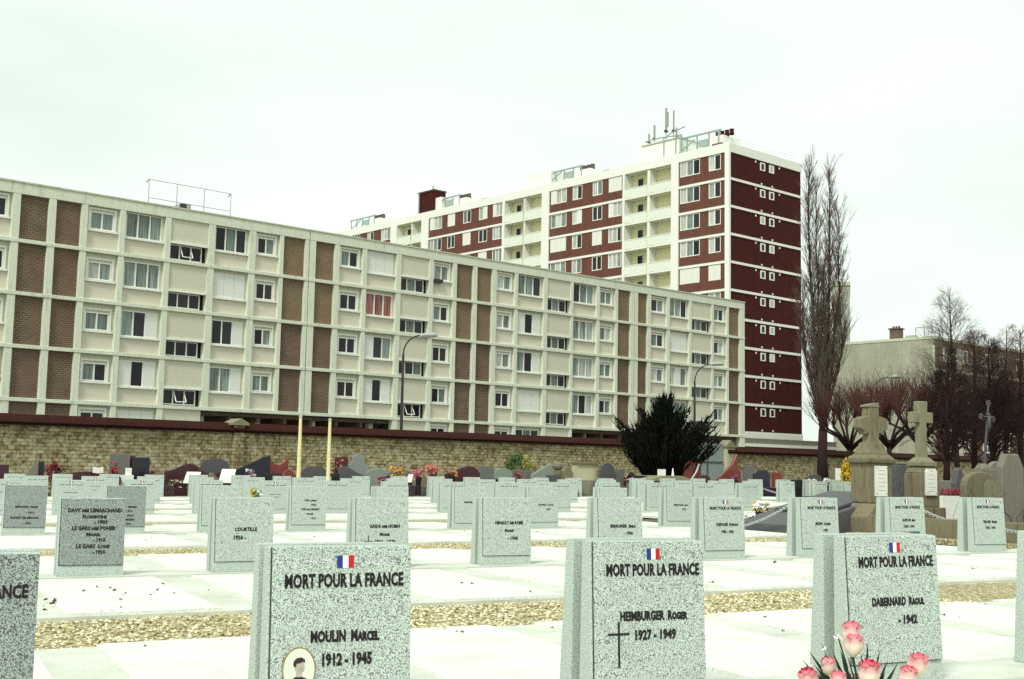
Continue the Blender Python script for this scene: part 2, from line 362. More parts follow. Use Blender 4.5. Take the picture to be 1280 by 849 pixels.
# cemetery paving: bands between the gravel strips
bp = MB(); bs = MB(); bj = MB()
def rbox(bb, Da, Db, sa, sb, z0, z1):
    P = [rowpt(Da, sa), rowpt(Da, sb), rowpt(Db, sb), rowpt(Db, sa)]
    vs = [(p.x, p.y, p.z + z0) for p in P] + [(p.x, p.y, p.z + z1) for p in P]
    bb.add(vs, [(4, 5, 6, 7), (0, 1, 5, 4), (1, 2, 6, 5), (2, 3, 7, 6), (3, 0, 4, 7)])
rowmax = [10, 10.2, 8.9, 14.1, 19, 22]     # furthest column of each row (metres handled below)
for r_ in range(6):
    D = D1 + B_SP * r_
    kmax = [12, 9, 9, 14, 19, 22][r_]
    sa = S0 - 6 * A_SP - 3 * r_ * 0; sb = S0 + kmax * A_SP - .3
    sfr = sb if r_ not in (2,) else sb
    # front paving (towards the camera) and back paving
    sb0 = {1: S0 + 13 * A_SP, 3: S0 + 9 * A_SP}.get(r_, sb)
    rbox(bp, D - 3.45, D - .16, sa, sb0, -.07, 0.0)
    rbox(bp, D + .42, D + 3.32, sa, sb, -.07, 0.0)
    rbox(bp, D - .16, D + .42, sa, sb, -.07, .035)
    for k in range(-6, kmax):
        s = S0 + k * A_SP
        for (u0, u1) in ((D - 3.42, D - .19), (D + .45, D + 3.29)):
            rbox(bs, u0, u1, s - .27, s + .98, -.03, .022 + rnd.uniform(-.003, .003))
rbox(bp, -6, D1 - 3.45, S0 - 10 * A_SP, S0 + 12 * A_SP, -.07, -.004)
tag(bp.build('paving', M['paving']), kind='structure')
tag(bs.build('grave_paving', M['slab'], bevel=0), kind='structure')
for r_ in range(6):
    D = D1 + B_SP * r_; kmax = [12, 9, 9, 14, 19, 22][r_]
    b = MB(); rbox(b, D + 3.32, D + 5.085, S0 - 8 * A_SP, S0 + kmax * A_SP, -.09, -.035)
    tag(b.build('gravel_path', M['gravel']), kind='structure')
# loose pebbles on the nearest strips
b = MB()
rg = random.Random(3)
for r_, cnt, s0_, s1_ in ((0, 15000, -6.3, 9.5),(1, 9000, -11, 15)):
    D = D1 + B_SP * r_
    for i in range(cnt):
        dd = rg.uniform(D + 3.33, D + 5.07); ss = rg.uniform(s0_, s1_)
        if rg.random() < .03: dd += rg.choice((-1, 1)) * rg.uniform(0, .5)
        p = rowpt(dd, ss); q = rg.uniform(.011, .024); inside = D + 3.33 < dd < D + 5.07
        z = p.z + (-.035 if inside else .024) + q * .3; a = rg.uniform(0, pi)
        c, s_ = cos(a) * q, sin(a) * q; k2 = rg.uniform(.5, .9)
        vs = [(p.x + c, p.y + s_, z), (p.x - s_ * k2, p.y + c * k2, z - q * .1), (p.x - c, p.y - s_, z), (p.x + s_ * k2, p.y - c * k2, z), (p.x + c * .1, p.y, z + q * rg.uniform(.45, .8))]
        b.add(vs, [(0, 1, 4), (1, 2, 4), (2, 3, 4), (3, 0, 4)])
tag(b.build('loose_gravel', M['pebble']), label='yellow gravel spread between the rows of headstones', cat='gravel', kind='stuff')
# fallen leaves
b = MB(); rg = random.Random(11)
for i in range(150):
    if i < 18: p = onD(rg.choice((80, 72, 108, 160, 168, 175, 190, 200)) + rg.uniform(-8, 8), rg.uniform(10.9, 12.6))
    elif i < 40: p = onD(rg.uniform(930, 1220), rg.uniform(11.2, 15.8))
    else: p = rowpt(rg.choice((rg.uniform(10.9, 13.8), rg.uniform(3.5, 8.6), rg.uniform(19.3, 22))), rg.uniform(-5, 11))
    for j in range(rg.choice((1, 1, 2))):
        q = rg.uniform(.012, .03); a = rg.uniform(0, 2 * pi); c, s_ = cos(a) * q, sin(a) * q; z = p.z + .027
        ox, oy = rg.uniform(-.03, .03), rg.uniform(-.03, .03)
        b.add([(p.x + ox + c, p.y + oy + s_, z), (p.x + ox - s_ * .5, p.y + oy + c * .5, z + q * .8), (p.x + ox - c, p.y + oy - s_, z + .003), (p.x + ox + s_ * .5, p.y + oy - c * .5, z + q * .5)], [(0, 1, 2), (0, 2, 3)])
tag(b.build('fallen_leaves', M['leafdry']), label='small dry leaves scattered on the white paving', cat='leaves', kind='stuff')
# ------------------------------------------------------------------ headstones
MPF = 'MORT POUR LA FRANCE'
def text_geo(body, size, bold=.045, ext=.0012):
    cu = bpy.data.curves.new('t', 'FONT'); cu.body = body; cu.size = size; cu.align_x = 'CENTER'; cu.extrude = ext
    cu.offset = bold * size; cu.resolution_u = 2; cu.small_caps_scale = .78; cu.space_character = 1.04; cu.space_word = .9
    for i, ch in enumerate(body):
        if ch.islower() and ord(ch) < 128: cu.body_format[i].use_small_caps = True
    ob = bpy.data.objects.new('t', cu); col.objects.link(ob); bpy.context.view_layer.update()
    me = bpy.data.meshes.new_from_object(ob)
    vs = [v.co.copy() for v in me.vertices]; fs = [tuple(p.vertices) for p in me.polygons]
    bpy.data.objects.remove(ob); bpy.data.curves.remove(cu); bpy.data.meshes.remove(me)
    return vs, fs
def face_y(z, h=SH, sl=.052): return -sl * (1 - z / h) - .014
def letter(b, body, cx_, fz, cap, width, h=SH, hw=SW):
    """one line of raised letters: centre x (fraction), height (fraction from top), cap height in m, width in m"""
    vs, fs = text_geo(body, cap / .70, .038 if body == MPF else .048)
    x0 = min(v.x for v in vs); x1 = max(v.x for v in vs); k = width / (x1 - x0) if width else .72
    xc = (x0 + x1) / 2; z0 = h * (1 - fz) - cap / 2
    b.add([(hw * cx_ + (v.x - xc) * k, face_y(z0 + v.y, h) - .001 - v.z, z0 + v.y) for v in vs], fs)
def fbox(b, x0, x1, z0, z1, t=.003, h=SH):
    y0, y1 = face_y(z0, h) + .001, face_y(z1, h) + .001
    b.add([(x0, y0, z0), (x1, y0, z0), (x1, y1, z1), (x0, y1, z1), (x0, y0 - t, z0), (x1, y0 - t, z0), (x1, y1 - t, z1), (x0, y1 - t, z1)],
          [(4, 5, 6, 7), (0, 1, 5, 4), (1, 2, 6, 5), (2, 3, 7, 6), (3, 0, 4, 7)])
def marks(b, cx_, fz, wids, cap=.03, h=SH):
    tot = sum(wids) + .025 * (len(wids) - 1); x = SW * cx_ - tot / 2; z = h * (1 - fz)
    for w in wids:
        n = max(2, int(w / .026))
        for i in range(n):
            hh = cap * (.5 + .1 * ((i * 7) % 3)) ; fbox(b, x + i * w / n, x + (i + .62) * w / n, z - hh / 2, z + hh / 2, .001, h)
        x += w + .025
PL_Z = .145       # underside of the polished plate, as a fraction of the height
def body_meshes():
    out = {}
    b = MB(); h = SH
    b.prism([(-.052, 0), (.080, 0), (.080, h), (0, h)], 0, SW); out['front_slab'] = b
    b = MB(); b.prism([(.170, 0), (.300, 0), (.250, h), (.170, h)], 0, SW); out['back_slab'] = b
    b = MB(); b.box(.26, SW - .26, .0803, .1697, 0, h - .05); out['spacer'] = b
    b = MB(); z0 = h * PL_Z; ya = lambda z: -.052 * (1 - z / h)
    x0, x1 = .018, SW - .003
    b.add([(x0, ya(z0) - .014, z0), (x1, ya(z0) - .014, z0), (x1, ya(h) - .014, h - .004), (x0, ya(h) - .014, h - .004),
           (x0, ya(z0) + .004, z0), (x1, ya(z0) + .004, z0), (x1, ya(h) + .004, h - .004), (x0, ya(h) + .004, h - .004)],
          [(0, 1, 2, 3), (4, 7, 6, 5), (0, 4, 5, 1), (1, 5, 6, 2), (2, 6, 7, 3), (3, 7, 4, 0)]); out['polished_plate'] = b
    b = MB(); j = .007
    fz = lambda z, dy: ya(z) + dy
    # gap shadow of the plate, put in as dark strips (left edge and underside)
    b.add([(x0 - j, fz(z0 - j, -.0015), z0 - j), (x0, fz(z0 - j, -.0015), z0 - j), (x0, fz(h, -.0015), h - .003), (x0 - j, fz(h, -.0015), h - .003)], [(0, 1, 2, 3)])
    b.add([(x0, fz(z0 - j, -.0015), z0 - j), (x1 - .02, fz(z0 - j, -.0015), z0 - j), (x1 - .02, fz(z0, -.0015), z0), (x0, fz(z0, -.0015), z0)], [(0, 1, 2, 3)])
    out['gap_line'] = b
    return out
BM = body_meshes()
proto_near = {k: v.build(k, M['stele'] if k.endswith('slab') else M['plate'] if 'plate' in k else M['gap_line'] if k == 'gap_line' else M['spacer'], bevel=.005 if k.endswith('slab') else .0025 if 'plate' in k else 0, segs=2) for k, v in BM.items()}
for o in proto_near.values(): col.objects.unlink(o)
proto_data = {k: o.data for k, o in proto_near.items()}
plate_dark = proto_data['polished_plate'].copy(); plate_dark.materials[0] = M['plate_dark']
for o in proto_near.values(): bpy.data.objects.remove(o)
def flag_mesh(parent, cx_, fz, w, hh):
    b = MB(); z = SH * (1 - fz); x = SW * cx_ - w / 2
    for i in range(3):
        b.mi = i; fbox(b, x + i * w / 3, x + (i + 1) * w / 3, z - hh / 2, z + hh / 2, .003)
    return b.build('flag_emblem', [M['blue'], M['fwhite'], M['fred']], parent)
def cross_mesh(parent, x, f0, f1, fa, hw, t=.010):
    b = MB(); z0, z1, za = SH * (1 - f1), SH * (1 - f0), SH * (1 - fa)
    fbox(b, x - t / 2, x + t / 2, z0, z1, .004); fbox(b, x - hw, x - t / 2 - .0005, za - t / 2, za + t / 2, .0035); fbox(b, x + t / 2 + .0005, x + hw, za - t / 2, za + t / 2, .0035)
    return b.build('cross_emblem', M['ink'], parent)
def headstone(r_, k, label, lines=(), mk=(), flag=None, cross=None, dark=False, group='double granite headstones', texts=None):
    D = D1 + B_SP * r_; p = rowpt(D, S0 + k * A_SP); rg = random.Random(r_ * 50 + k)
    t = thing('headstone', label, 'headstone', (p.x, p.y, p.z + .035), ROWROT + rg.uniform(-.008, .008), group)
    t.rotation_euler = (rg.uniform(-.012, .012), rg.uniform(-.009, .009), ROWROT + rg.uniform(-.016, .016))
    t.scale = (1, 1, 1 if r_ < 2 else rg.uniform(.985, 1.015))
    for nm, d in proto_data.items():
        if nm == 'gap_line' and r_ > 2: continue
        o = bpy.data.objects.new({'gap_line': 'plate_gap_shade'}.get(nm, nm), plate_dark if (nm == 'polished_plate' and dark) else d)
        col.objects.link(o); o.parent = t
    if lines or mk:
        for ln in lines:
            b = MB(); ln = list(ln); ln[3] *= 1.08 if ln[0] != MPF else 1.0; letter(b, *ln); b.build('inscription', M['ink'], t)
        for m_ in mk:
            b = MB(); marks(b, *m_); b.build('inscription', M['ink'], t)
    if flag: flag_mesh(t, *flag)
    if cross: cross_mesh(t, *cross)
    return t
# front row -----------------------------------------------------------
headstone(0, -1, 'headstone cut off by the left edge of the photo, in the front row', [(MPF, .53, .185, .050, .56)], flag=(.52, .085, .078, .056), dark=True)
moulin = headstone(0, 0, 'front-row headstone with an oval portrait and tricolour flag, dated 1912-1945',
    [(MPF, .525, .185, .058, .565), ('MOULIN  Marcel', .53, .485, .044, .325), ('1912 - 1945', .545, .61, .046, .235)], flag=(.525, .085, .080, .056))
def portrait(t):
    cx_, cz, rx, rz = .145, SH * (1 - .655), .077, .099
    def el(b, a, c, dy, y=None):
        n = 40; vs = [(cx_ + a * cos(2 * pi * i / n), face_y(cz + c * sin(2 * pi * i / n)) - dy, cz + c * sin(2 * pi * i / n)) for i in range(n)]
        vs += [(v[0], face_y(v[2]) + .001, v[2]) for v in vs[:n]]
        b.add(vs, [tuple(range(n))] + [(i, i + n, (i + 1) % n + n, (i + 1) % n) for i in range(n)])
    b = MB(); el(b, rx, rz, .006); rim = b.build('portrait_medallion', M['gilt'], t)
    b = MB(); el(b, rx - .006, rz - .006, .008); b.build('enamel_oval', M['cream_enamel'], rim)
    def shape(pts, dy, m, nm):
        b = MB(); n = len(pts)
        vs = [(cx_ + x, face_y(cz + z) - dy, cz + z) for x, z in pts] + [(cx_ + x, face_y(cz + z) - .007, cz + z) for x, z in pts]
        b.add(vs, [tuple(range(n))[::-1]] + [(i, (i + 1) % n, (i + 1) % n + n, i + n) for i in range(n)]); b.build(nm, m, rim)
    shape([(-.045, -.072), (.045, -.072), (.050, -.052), (.030, -.036), (.012, -.030), (-.014, -.028), (-.034, -.040), (-.048, -.055)], .0088, M['sepia'], 'portrait_coat')
    shape([(-.014, -.030), (.014, -.030), (.012, -.012), (.022, -.006), (.025, .012), (.022, .032), (.0, .040), (-.018, .030), (-.020, .008), (-.014, -.008)], .0092, M['sepia_l'], 'portrait_face')
    shape([(-.022, .012), (-.014, .016), (-.012, .028), (.006, .030), (.018, .036), (.026, .030), (.026, .044), (.012, .054), (-.010, .052), (-.024, .040), (-.027, .024)], .0097, M['sepia'], 'portrait_hair')
portrait(moulin)
headstone(0, 1, 'front-row headstone with a tall thin black cross, dated 1927-1949',
    [(MPF, .54, .175, .057, .56), ('HEIMBURGER  Roger', .54, .455, .040, .405), ('1927 - 1949', .55, .57, .042, .245)], flag=(.54, .08, .078, .056), cross=(.155, .49, .76, .562, .063))
headstone(0, 2, 'front-row headstone behind the pink roses, dated 1942',
    [(MPF, .54, .175, .057, .55), ('DABERNARD  Raoul', .54, .445, .040, .385), ('- 1942', .63, .57, .042, .14)], flag=(.53, .08, .078, .056))
headstone(0, 3, 'headstone cut off by the right edge of the photo, in the front row', [(MPF, .54, .175, .057, .55)], flag=(.53, .08, .078, .056))
# second row -----------------------------------------------------------
headstone(1, 0, 'second-row headstone crowded with eight lines of lettering, dated 1903, 1915 and 1924',
    [('DAVY née LEMARCHAND', .53, .155, .036, .555), ('Florentine', .53, .235, .034, .25), ('- 1903', .62, .305, .034, .14), ('LE GARS née POHER', .525, .385, .036, .45), ('Maria', .52, .465, .034, .15), ('- 1915', .61, .535, .034, .13), ('LE GARS  Louis', .52, .615, .036, .345), ('- 1924', .61, .69, .034, .13)], dark=True)
headstone(1, 1, 'second-row headstone dated only 1926, without flag or cross', [('COURTILLE', .53, .425, .036, .255), ('1926 -', .43, .535, .038, .14)])
headstone(1, 2, 'second-row headstone with a small black cross, dated 1874-1930', [('GAIDA née HOBIN', .55, .40, .034, .38), ('Marie', .55, .515, .032, .125), ('1874 - 1930', .56, .62, .034, .26)], cross=(.17, .53, .79, .615, .055, .008))
headstone(1, 3, 'second-row headstone reading Marie and dated 1930, without a cross', [('HENAULT née ROBIE', .55, .37, .034, .385), ('Marie', .55, .485, .032, .12), ('- 1930', .62, .60, .034, .14)])
headstone(1, 4, 'second-row headstone rising behind the 1927-1949 headstone, without a flag', [('BERRURIER  Emile', .56, .44, .034, .385), ('- 1936', .68, .55, .034, .13)])
headstone(1, 5, 'second-row headstone with flag, just left of the dark slab grave and chain', [(MPF, .54, .17, .040, .52), ('CHEVALIER  Romuald', .57, .435, .034, .37), ('1920 - 1943', .57, .555, .034, .20)], flag=(.54, .07, .075, .05))
headstone(1, 6, 'second-row headstone with flag, between the dark slab grave and the tall lichened cross', [(MPF, .56, .17, .040, .50), ('MEZIN  Lucien', .58, .44, .034, .27), ('- 1943', .63, .55, .034, .09)], flag=(.54, .07, .075, .05))
headstone(1, 7, 'second-row headstone with three lines under its motto, before the two stone crosses', [(MPF, .52, .17, .040, .48), ('GUSTAVE  Jean', .53, .40, .032, .25), ('1920 - 1944', .53, .51, .032, .20), ('DECEDE EN DEPORTATION', .55, .62, .026, .37)], flag=(.50, .07, .075, .05))
headstone(1, 8, 'second-row headstone with flag, to the right of the hanging chain, below the iron crucifix', [(MPF, .50, .17, .040, .48), ('WILLARD  Marcel', .53, .44, .034, .30), ('1923 - 1944', .53, .55, .034, .20)], flag=(.50, .07, .075, .05))
# third row ------------------------------------------------------------
third = {0: [('BERNARD  Marie', .53, .44, .03, .36), ('- 1914', .62, .555, .03, .13), ('BONNET née BERNARD', .50, .66, .03, .45), ('- 1921', .56, .77, .03, .13)],
 1: [('ROBERT  Germain', .52, .44, .03, .34), ('- 1916', .56, .53, .03, .13), ('LE  Jean', .55, .62, .03, .2), ('née BERNERT', .55, .71, .03, .26), ('- 1931', .55, .80, .03, .13)],
 2: [('CIRIEZ  Luc', .52, .52, .03, .3), ('- 1924', .6, .62, .03, .13)], 3: [('VOR  Joseph', .55, .31, .03, .24), ('1921', .64, .41, .03, .10), ('VOR née KERNERT', .55, .51, .03, .36), ('Marie', .54, .61, .03, .12), ('1921', .64, .71, .03, .10)],
 4: [('MERCIER  Paul', .55, .45, .03, .32)], 5: [('MARCEL  Albert', .57, .36, .03, .34)], 6: [('THOMAS  Clovis', .57, .44, .03, .36), ('1927', .66, .55, .03, .10)], 7: [], 8: [('BERTRAND  Jean', .55, .44, .03, .36), ('1927', .66, .55, .03, .10)]}
lab3 = ['third-row headstone nearest the left edge of the photo, with four lines of lettering', 'third-row headstone mostly hidden by the one dated 1903, 1915 and 1924', 'third-row headstone half hidden behind the one dated 1926', 'third-row headstone standing free below the left yellow pole, with five short lines',
 'third-row headstone hidden behind the second-row one with the small cross', 'third-row headstone partly behind the second-row one reading Marie and 1930', 'third-row headstone seen between the two middle second-row headstones', 'third-row headstone behind the second-row one dated 1936', 'third-row headstone partly hidden by the flagged one left of the dark slab grave']
for k in range(9): headstone(2, k, lab3[k], third[k], dark=(k < 2))
# farther rows, up to the old graves -------------------------------------
ORD = 'first second third fourth fifth sixth seventh eighth ninth tenth eleventh twelfth thirteenth fourteenth fifteenth sixteenth seventeenth eighteenth nineteenth twentieth'.split() + ['twenty-' + w_ for w_ in 'first second third fourth fifth sixth'.split()]
def px_of(P):
    q = M3.transposed() @ (Vector(P) - Vector((0, 0, EYE))); return CXP + F_PX * q.x / -q.z, CYP - F_PX * q.y / -q.z
for r_, rn in ((3, 'fourth'), (4, 'fifth'), (5, 'sixth')):
    n = 0; rg = random.Random(r_)
    for k in range(-2, 26):
        p = rowpt(D1 + B_SP * r_, S0 + k * A_SP); x0, _ = px_of(p); x1, _ = px_of(rowpt(D1 + B_SP * r_, S0 + k * A_SP + SW))
        if x1 < 3 or x0 > (952 if r_ == 3 else 1062): continue
        n += 1
        mk = [(.55, .14, (.12, .12, .06, .16), .04)]
        if rg.random() < .75: mk += [(.55, rg.choice((.36, .42)), (.17, .12), .034), (.58, .5, (.13,), .034)]
        headstone(r_, k, 'far granite headstone, %s from the left in the %s row' % (ORD[n - 1], rn), mk=mk, flag=(.54, .055, .07, .045) if rg.random() < .7 else None, group='headstones of the %s row' % rn)
# ------------------------------------------------------------------ long pale apartment block
PZ = 2.82
BL = thing('apartment_block', 'long pale concrete apartment block with brown brick panels behind the stone wall', 'apartment block', (-26.86, 64.5, 0), pi / 2 - R(48.3))
L0 = -9.0; L1 = 63.0; DEEP = 11.0
slabz = [4.5 + PZ * i for i in range(5)]           # 4.5 .. 15.78
TOPZ = 16.06; BEAM = 15.38
# cells: (u0, u1, type)
cells = [(-8.6, -6.3, 'B'), (-5.9, -3.6, 'L'), (-3.3, .22, 'S0'),
 (.64, 2.17, 'K'), (2.57, 3.98, 'K'), (4.34, 6.21, 'S'), (6.54, 8.97, 'L'), (9.32, 11.73, 'B'), (12.15, 14.47, 'L'), (14.90, 16.59, 'S'), (16.87, 18.44, 'K'),
 (19.21, 20.65, 'K'), (21.02, 22.83, 'S'), (23.15, 25.55, 'L'), (25.95, 28.33, 'B'), (28.68, 30.42, 'S'), (30.76, 32.25, 'K'), (32.62, 34.03, 'K'), (34.42, 36.2, 'S'), (36.5, 39.06, 'L'), (39.46, 41.86, 'B'), (42.15, 44.66, 'L'), (44.99, 46.75, 'S'), (47.05, 48.50, 'K'),
 (49.36, 50.5, 'K'), (50.88, 52.83, 'S'), (53.2, 55.6, 'L'), (55.95, 58.5, 'B'), (58.8, 60.55, 'S'), (60.83, 62.34, 'K')]
# the concrete grid
b = MB()
edges = [L0] + [c for cell in cells for c in cell[:2]] + [L1]
def ground_floor(u): return u < 11.9 or 25.7 < u < 42.0
for i in range(0, len(edges), 2):
    a, c = edges[i], edges[i + 1]
    z0 = 0 if (ground_floor((a + c) / 2) or (a + c) / 2 > 62 or abs((a + c) / 2 - 41.98) < .4) else 4.3
    if 18 < (a + c) / 2 < 19.5 or 48 < (a + c) / 2 < 50:      # expansion joint: two piers with a slit
        m_ = 18.74 if a < 30 else 48.95
        b.box(a, m_ - .03, 0, .42, z0, BEAM); b.box(m_ + .03, c, 0, .42, z0, BEAM)
    else: b.box(a, c, 0, .42, z0, BEAM)
for (a, c) in ((L0, 18.71), (18.77, 48.92), (48.98, L1)):
    for z in slabz[:4]: b.box(a, c, -.035, .42, z - .20, z + .0)
b.box(L0, 18.71, -.01, .5, BEAM, TOPZ - .08); b.box(18.77, 48.92, -.01, .5, BEAM, TOPZ - .08); b.box(48.98, L1, -.01, .5, BEAM, TOPZ - .08)
b.build('concrete_frame', M['frame'], BL, bevel=.012)
b = MB()
for (a, c) in ((L0, 18.72), (18.76, 48.93), (48.97, L1 + .04)): b.box(a, c, -.06, .55, TOPZ - .08, TOPZ)
b.box(L0, L1 - .3, .55, DEEP, TOPZ - .5, TOPZ - .35); b.box(L0, L1, DEEP - .3, DEEP, TOPZ - .5, TOPZ)
b.build('roof', M['frame_top'], BL)
b = MB(); b.box(L1 - .25, L1, .42, DEEP, 0, TOPZ - .1); b.box(L0, L1 - .25, DEEP - .2, DEEP, 0, TOPZ - .5); b.build('end_wall', M['frame'], BL)
# solid core behind the panels (dark rooms), undercroft
b = MB()
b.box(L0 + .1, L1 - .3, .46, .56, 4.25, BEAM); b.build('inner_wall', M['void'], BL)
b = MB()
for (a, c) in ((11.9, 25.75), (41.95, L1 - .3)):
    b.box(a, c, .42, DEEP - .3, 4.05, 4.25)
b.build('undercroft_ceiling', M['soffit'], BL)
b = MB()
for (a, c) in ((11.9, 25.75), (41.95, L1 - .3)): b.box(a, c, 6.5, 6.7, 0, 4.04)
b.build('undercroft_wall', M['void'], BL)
for u in (12.2, 16, 20, 24.5, 44.5, 48.5, 52.5, 56.5, 60):
    b = MB(); b.box(u, u + .35, 1.2, 1.6, 0, 4.04); b.build('pillar', M['frame'], BL)
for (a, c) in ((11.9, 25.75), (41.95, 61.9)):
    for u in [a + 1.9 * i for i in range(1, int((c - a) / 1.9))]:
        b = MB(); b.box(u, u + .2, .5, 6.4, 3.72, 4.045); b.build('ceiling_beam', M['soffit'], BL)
def ib(b_, mi, *a): b_.mi = mi; b_.box(*a)
WID = {}
def add_window(parent, u0, u1, z0, z1, y, n, style, name='window', ori='L', fw_=.06, mats=M):
    """framed window: n panes; style letters per pane: d dark, c curtain, w white curtain, s shutter, r red, t tilted open"""
    # ori L: facade along local x, facing -y ; ori T: facade along local y, facing -x
    def bx(b, a0, a1, d0, d1, c0, c1):
        if ori == 'L': b.box(a0, a1, d0, d1, c0, c1)
        else: b.box(d0, d1, a0, a1, c0, c1)
    b = MB()
    bx(b, u0, u1, y - .05, y + .05, z0, z0 + fw_); bx(b, u0, u1, y - .05, y + .05, z1 - fw_, z1)
    w = (u1 - u0) / n
    bx(b, u0, u0 + fw_, y - .049, y + .049, z0 + fw_, z1 - fw_); bx(b, u1 - fw_, u1, y - .049, y + .049, z0 + fw_, z1 - fw_)
    for i in range(1, n): bx(b, u0 + w * i - fw_ * .6, u0 + w * i + fw_ * .6, y - .048, y + .048, z0 + fw_, z1 - fw_)
    wo = b.build(name, mats['white'], parent)
    groups = {}
    for s_, ids in [(s_, [i]) for i, s_ in enumerate(style)]:
        b = MB()
        for i in ids:
            a0 = u0 + w * i + (fw_ if i == 0 else fw_ * .6); a1 = u0 + w * (i + 1) - (fw_ if i == n - 1 else fw_ * .6)
            if s_ in 'cwr':
                m_ = 10; vs = []
                for k in range(m_ + 1):
                    a = a0 + (a1 - a0) * k / m_; d = y + .02 + (.016 if k % 2 else -.004)
                    vs += ([(a, d, z0 + fw_), (a, d, z1 - fw_)] if ori == 'L' else [(d, a, z0 + fw_), (d, a, z1 - fw_)])
                b.add(vs, [(2 * k, 2 * k + 2, 2 * k + 3, 2 * k + 1) for k in range(m_)])
            elif s_ == 's': bx(b, u0 + w * i + .01, u0 + w * (i + 1) - .01, y - .075, y - .052, z0 + .01, z1 - .01)
            else: bx(b, a0, a1, y + .0, y + .012, z0 + fw_, z1 - fw_)
            if s_ == 't' and ori == 'L':
                zz0, zz1 = z0 + fw_ + .02, z1 - fw_ - .02; f2 = MB(); t_ = .05
                for (p, q) in (((a0, y - .06, zz1), (a0, y - .42, zz0 + .08)), ((a1, y - .06, zz1), (a1, y - .42, zz0 + .08)), ((a0, y - .42, zz0 + .08), (a1, y - .42, zz0 + .08))): f2.tube([p, q], .03, 4)
                f2.build('tilted_sash', mats['white'], wo)
        nm, mt = {'d': ('pane', 'glass_dark'), 't': ('pane', 'glass_dark'), 'c': ('curtained_pane', 'curtain'), 'w': ('curtained_pane', 'curtain_w'), 'r': ('curtained_pane', 'curtain_red'), 's': ('roller_shutter', 'shutter')}[s_]
        b.build(nm, mats[mt], wo)
    return wo
St = {  # styles by column start, top floor first
 4.34: ['cc', 'wc', 'cc', 'cd'], 6.54: ['ccc', 'ccc', 'cds', 'sds'], 12.15: ['dcd', 'sss', 'dds', 'ccs'], 14.90: ['dc', 'dd', 'dc', 'cc'],
 21.02: ['cd', 'dd', 'dd', 'dd'], 23.15: ['sss', 'rrr', 'sdc', 'sds'], 28.68: ['cc', 'cd', 'dd', 'dc'], 34.42: ['wc', 'wc', 'wc', 'dd'], 36.5: ['ccd', 'sds', 'cds', 'sss'],
 42.15: ['dcc', 'ccw', 'cww', 'cdw'], 44.99: ['cc', 'cw', 'cc', 'dc'], 50.88: ['dc', 'cd', 'wc', 'wc'], 53.2: ['ccd', 'sss', 'wsc', 'wcc'], 58.8: ['cd', 'dw', 'wc', 'dc'],
 -5.9: ['ccc'] * 4, -3.3: ['cd', 'dd', 'cc', 'cd']}
BSt = {9.32: ['dtd', 'ddd', 'ddd', 'dtd'], 25.95: ['dcd', 'dcd', 'ddc', 'dtd'], 39.46: ['dcd'] * 4, 55.95: ['dcd'] * 4, -8.6: ['ddd'] * 4}
rgf = random.Random(5)
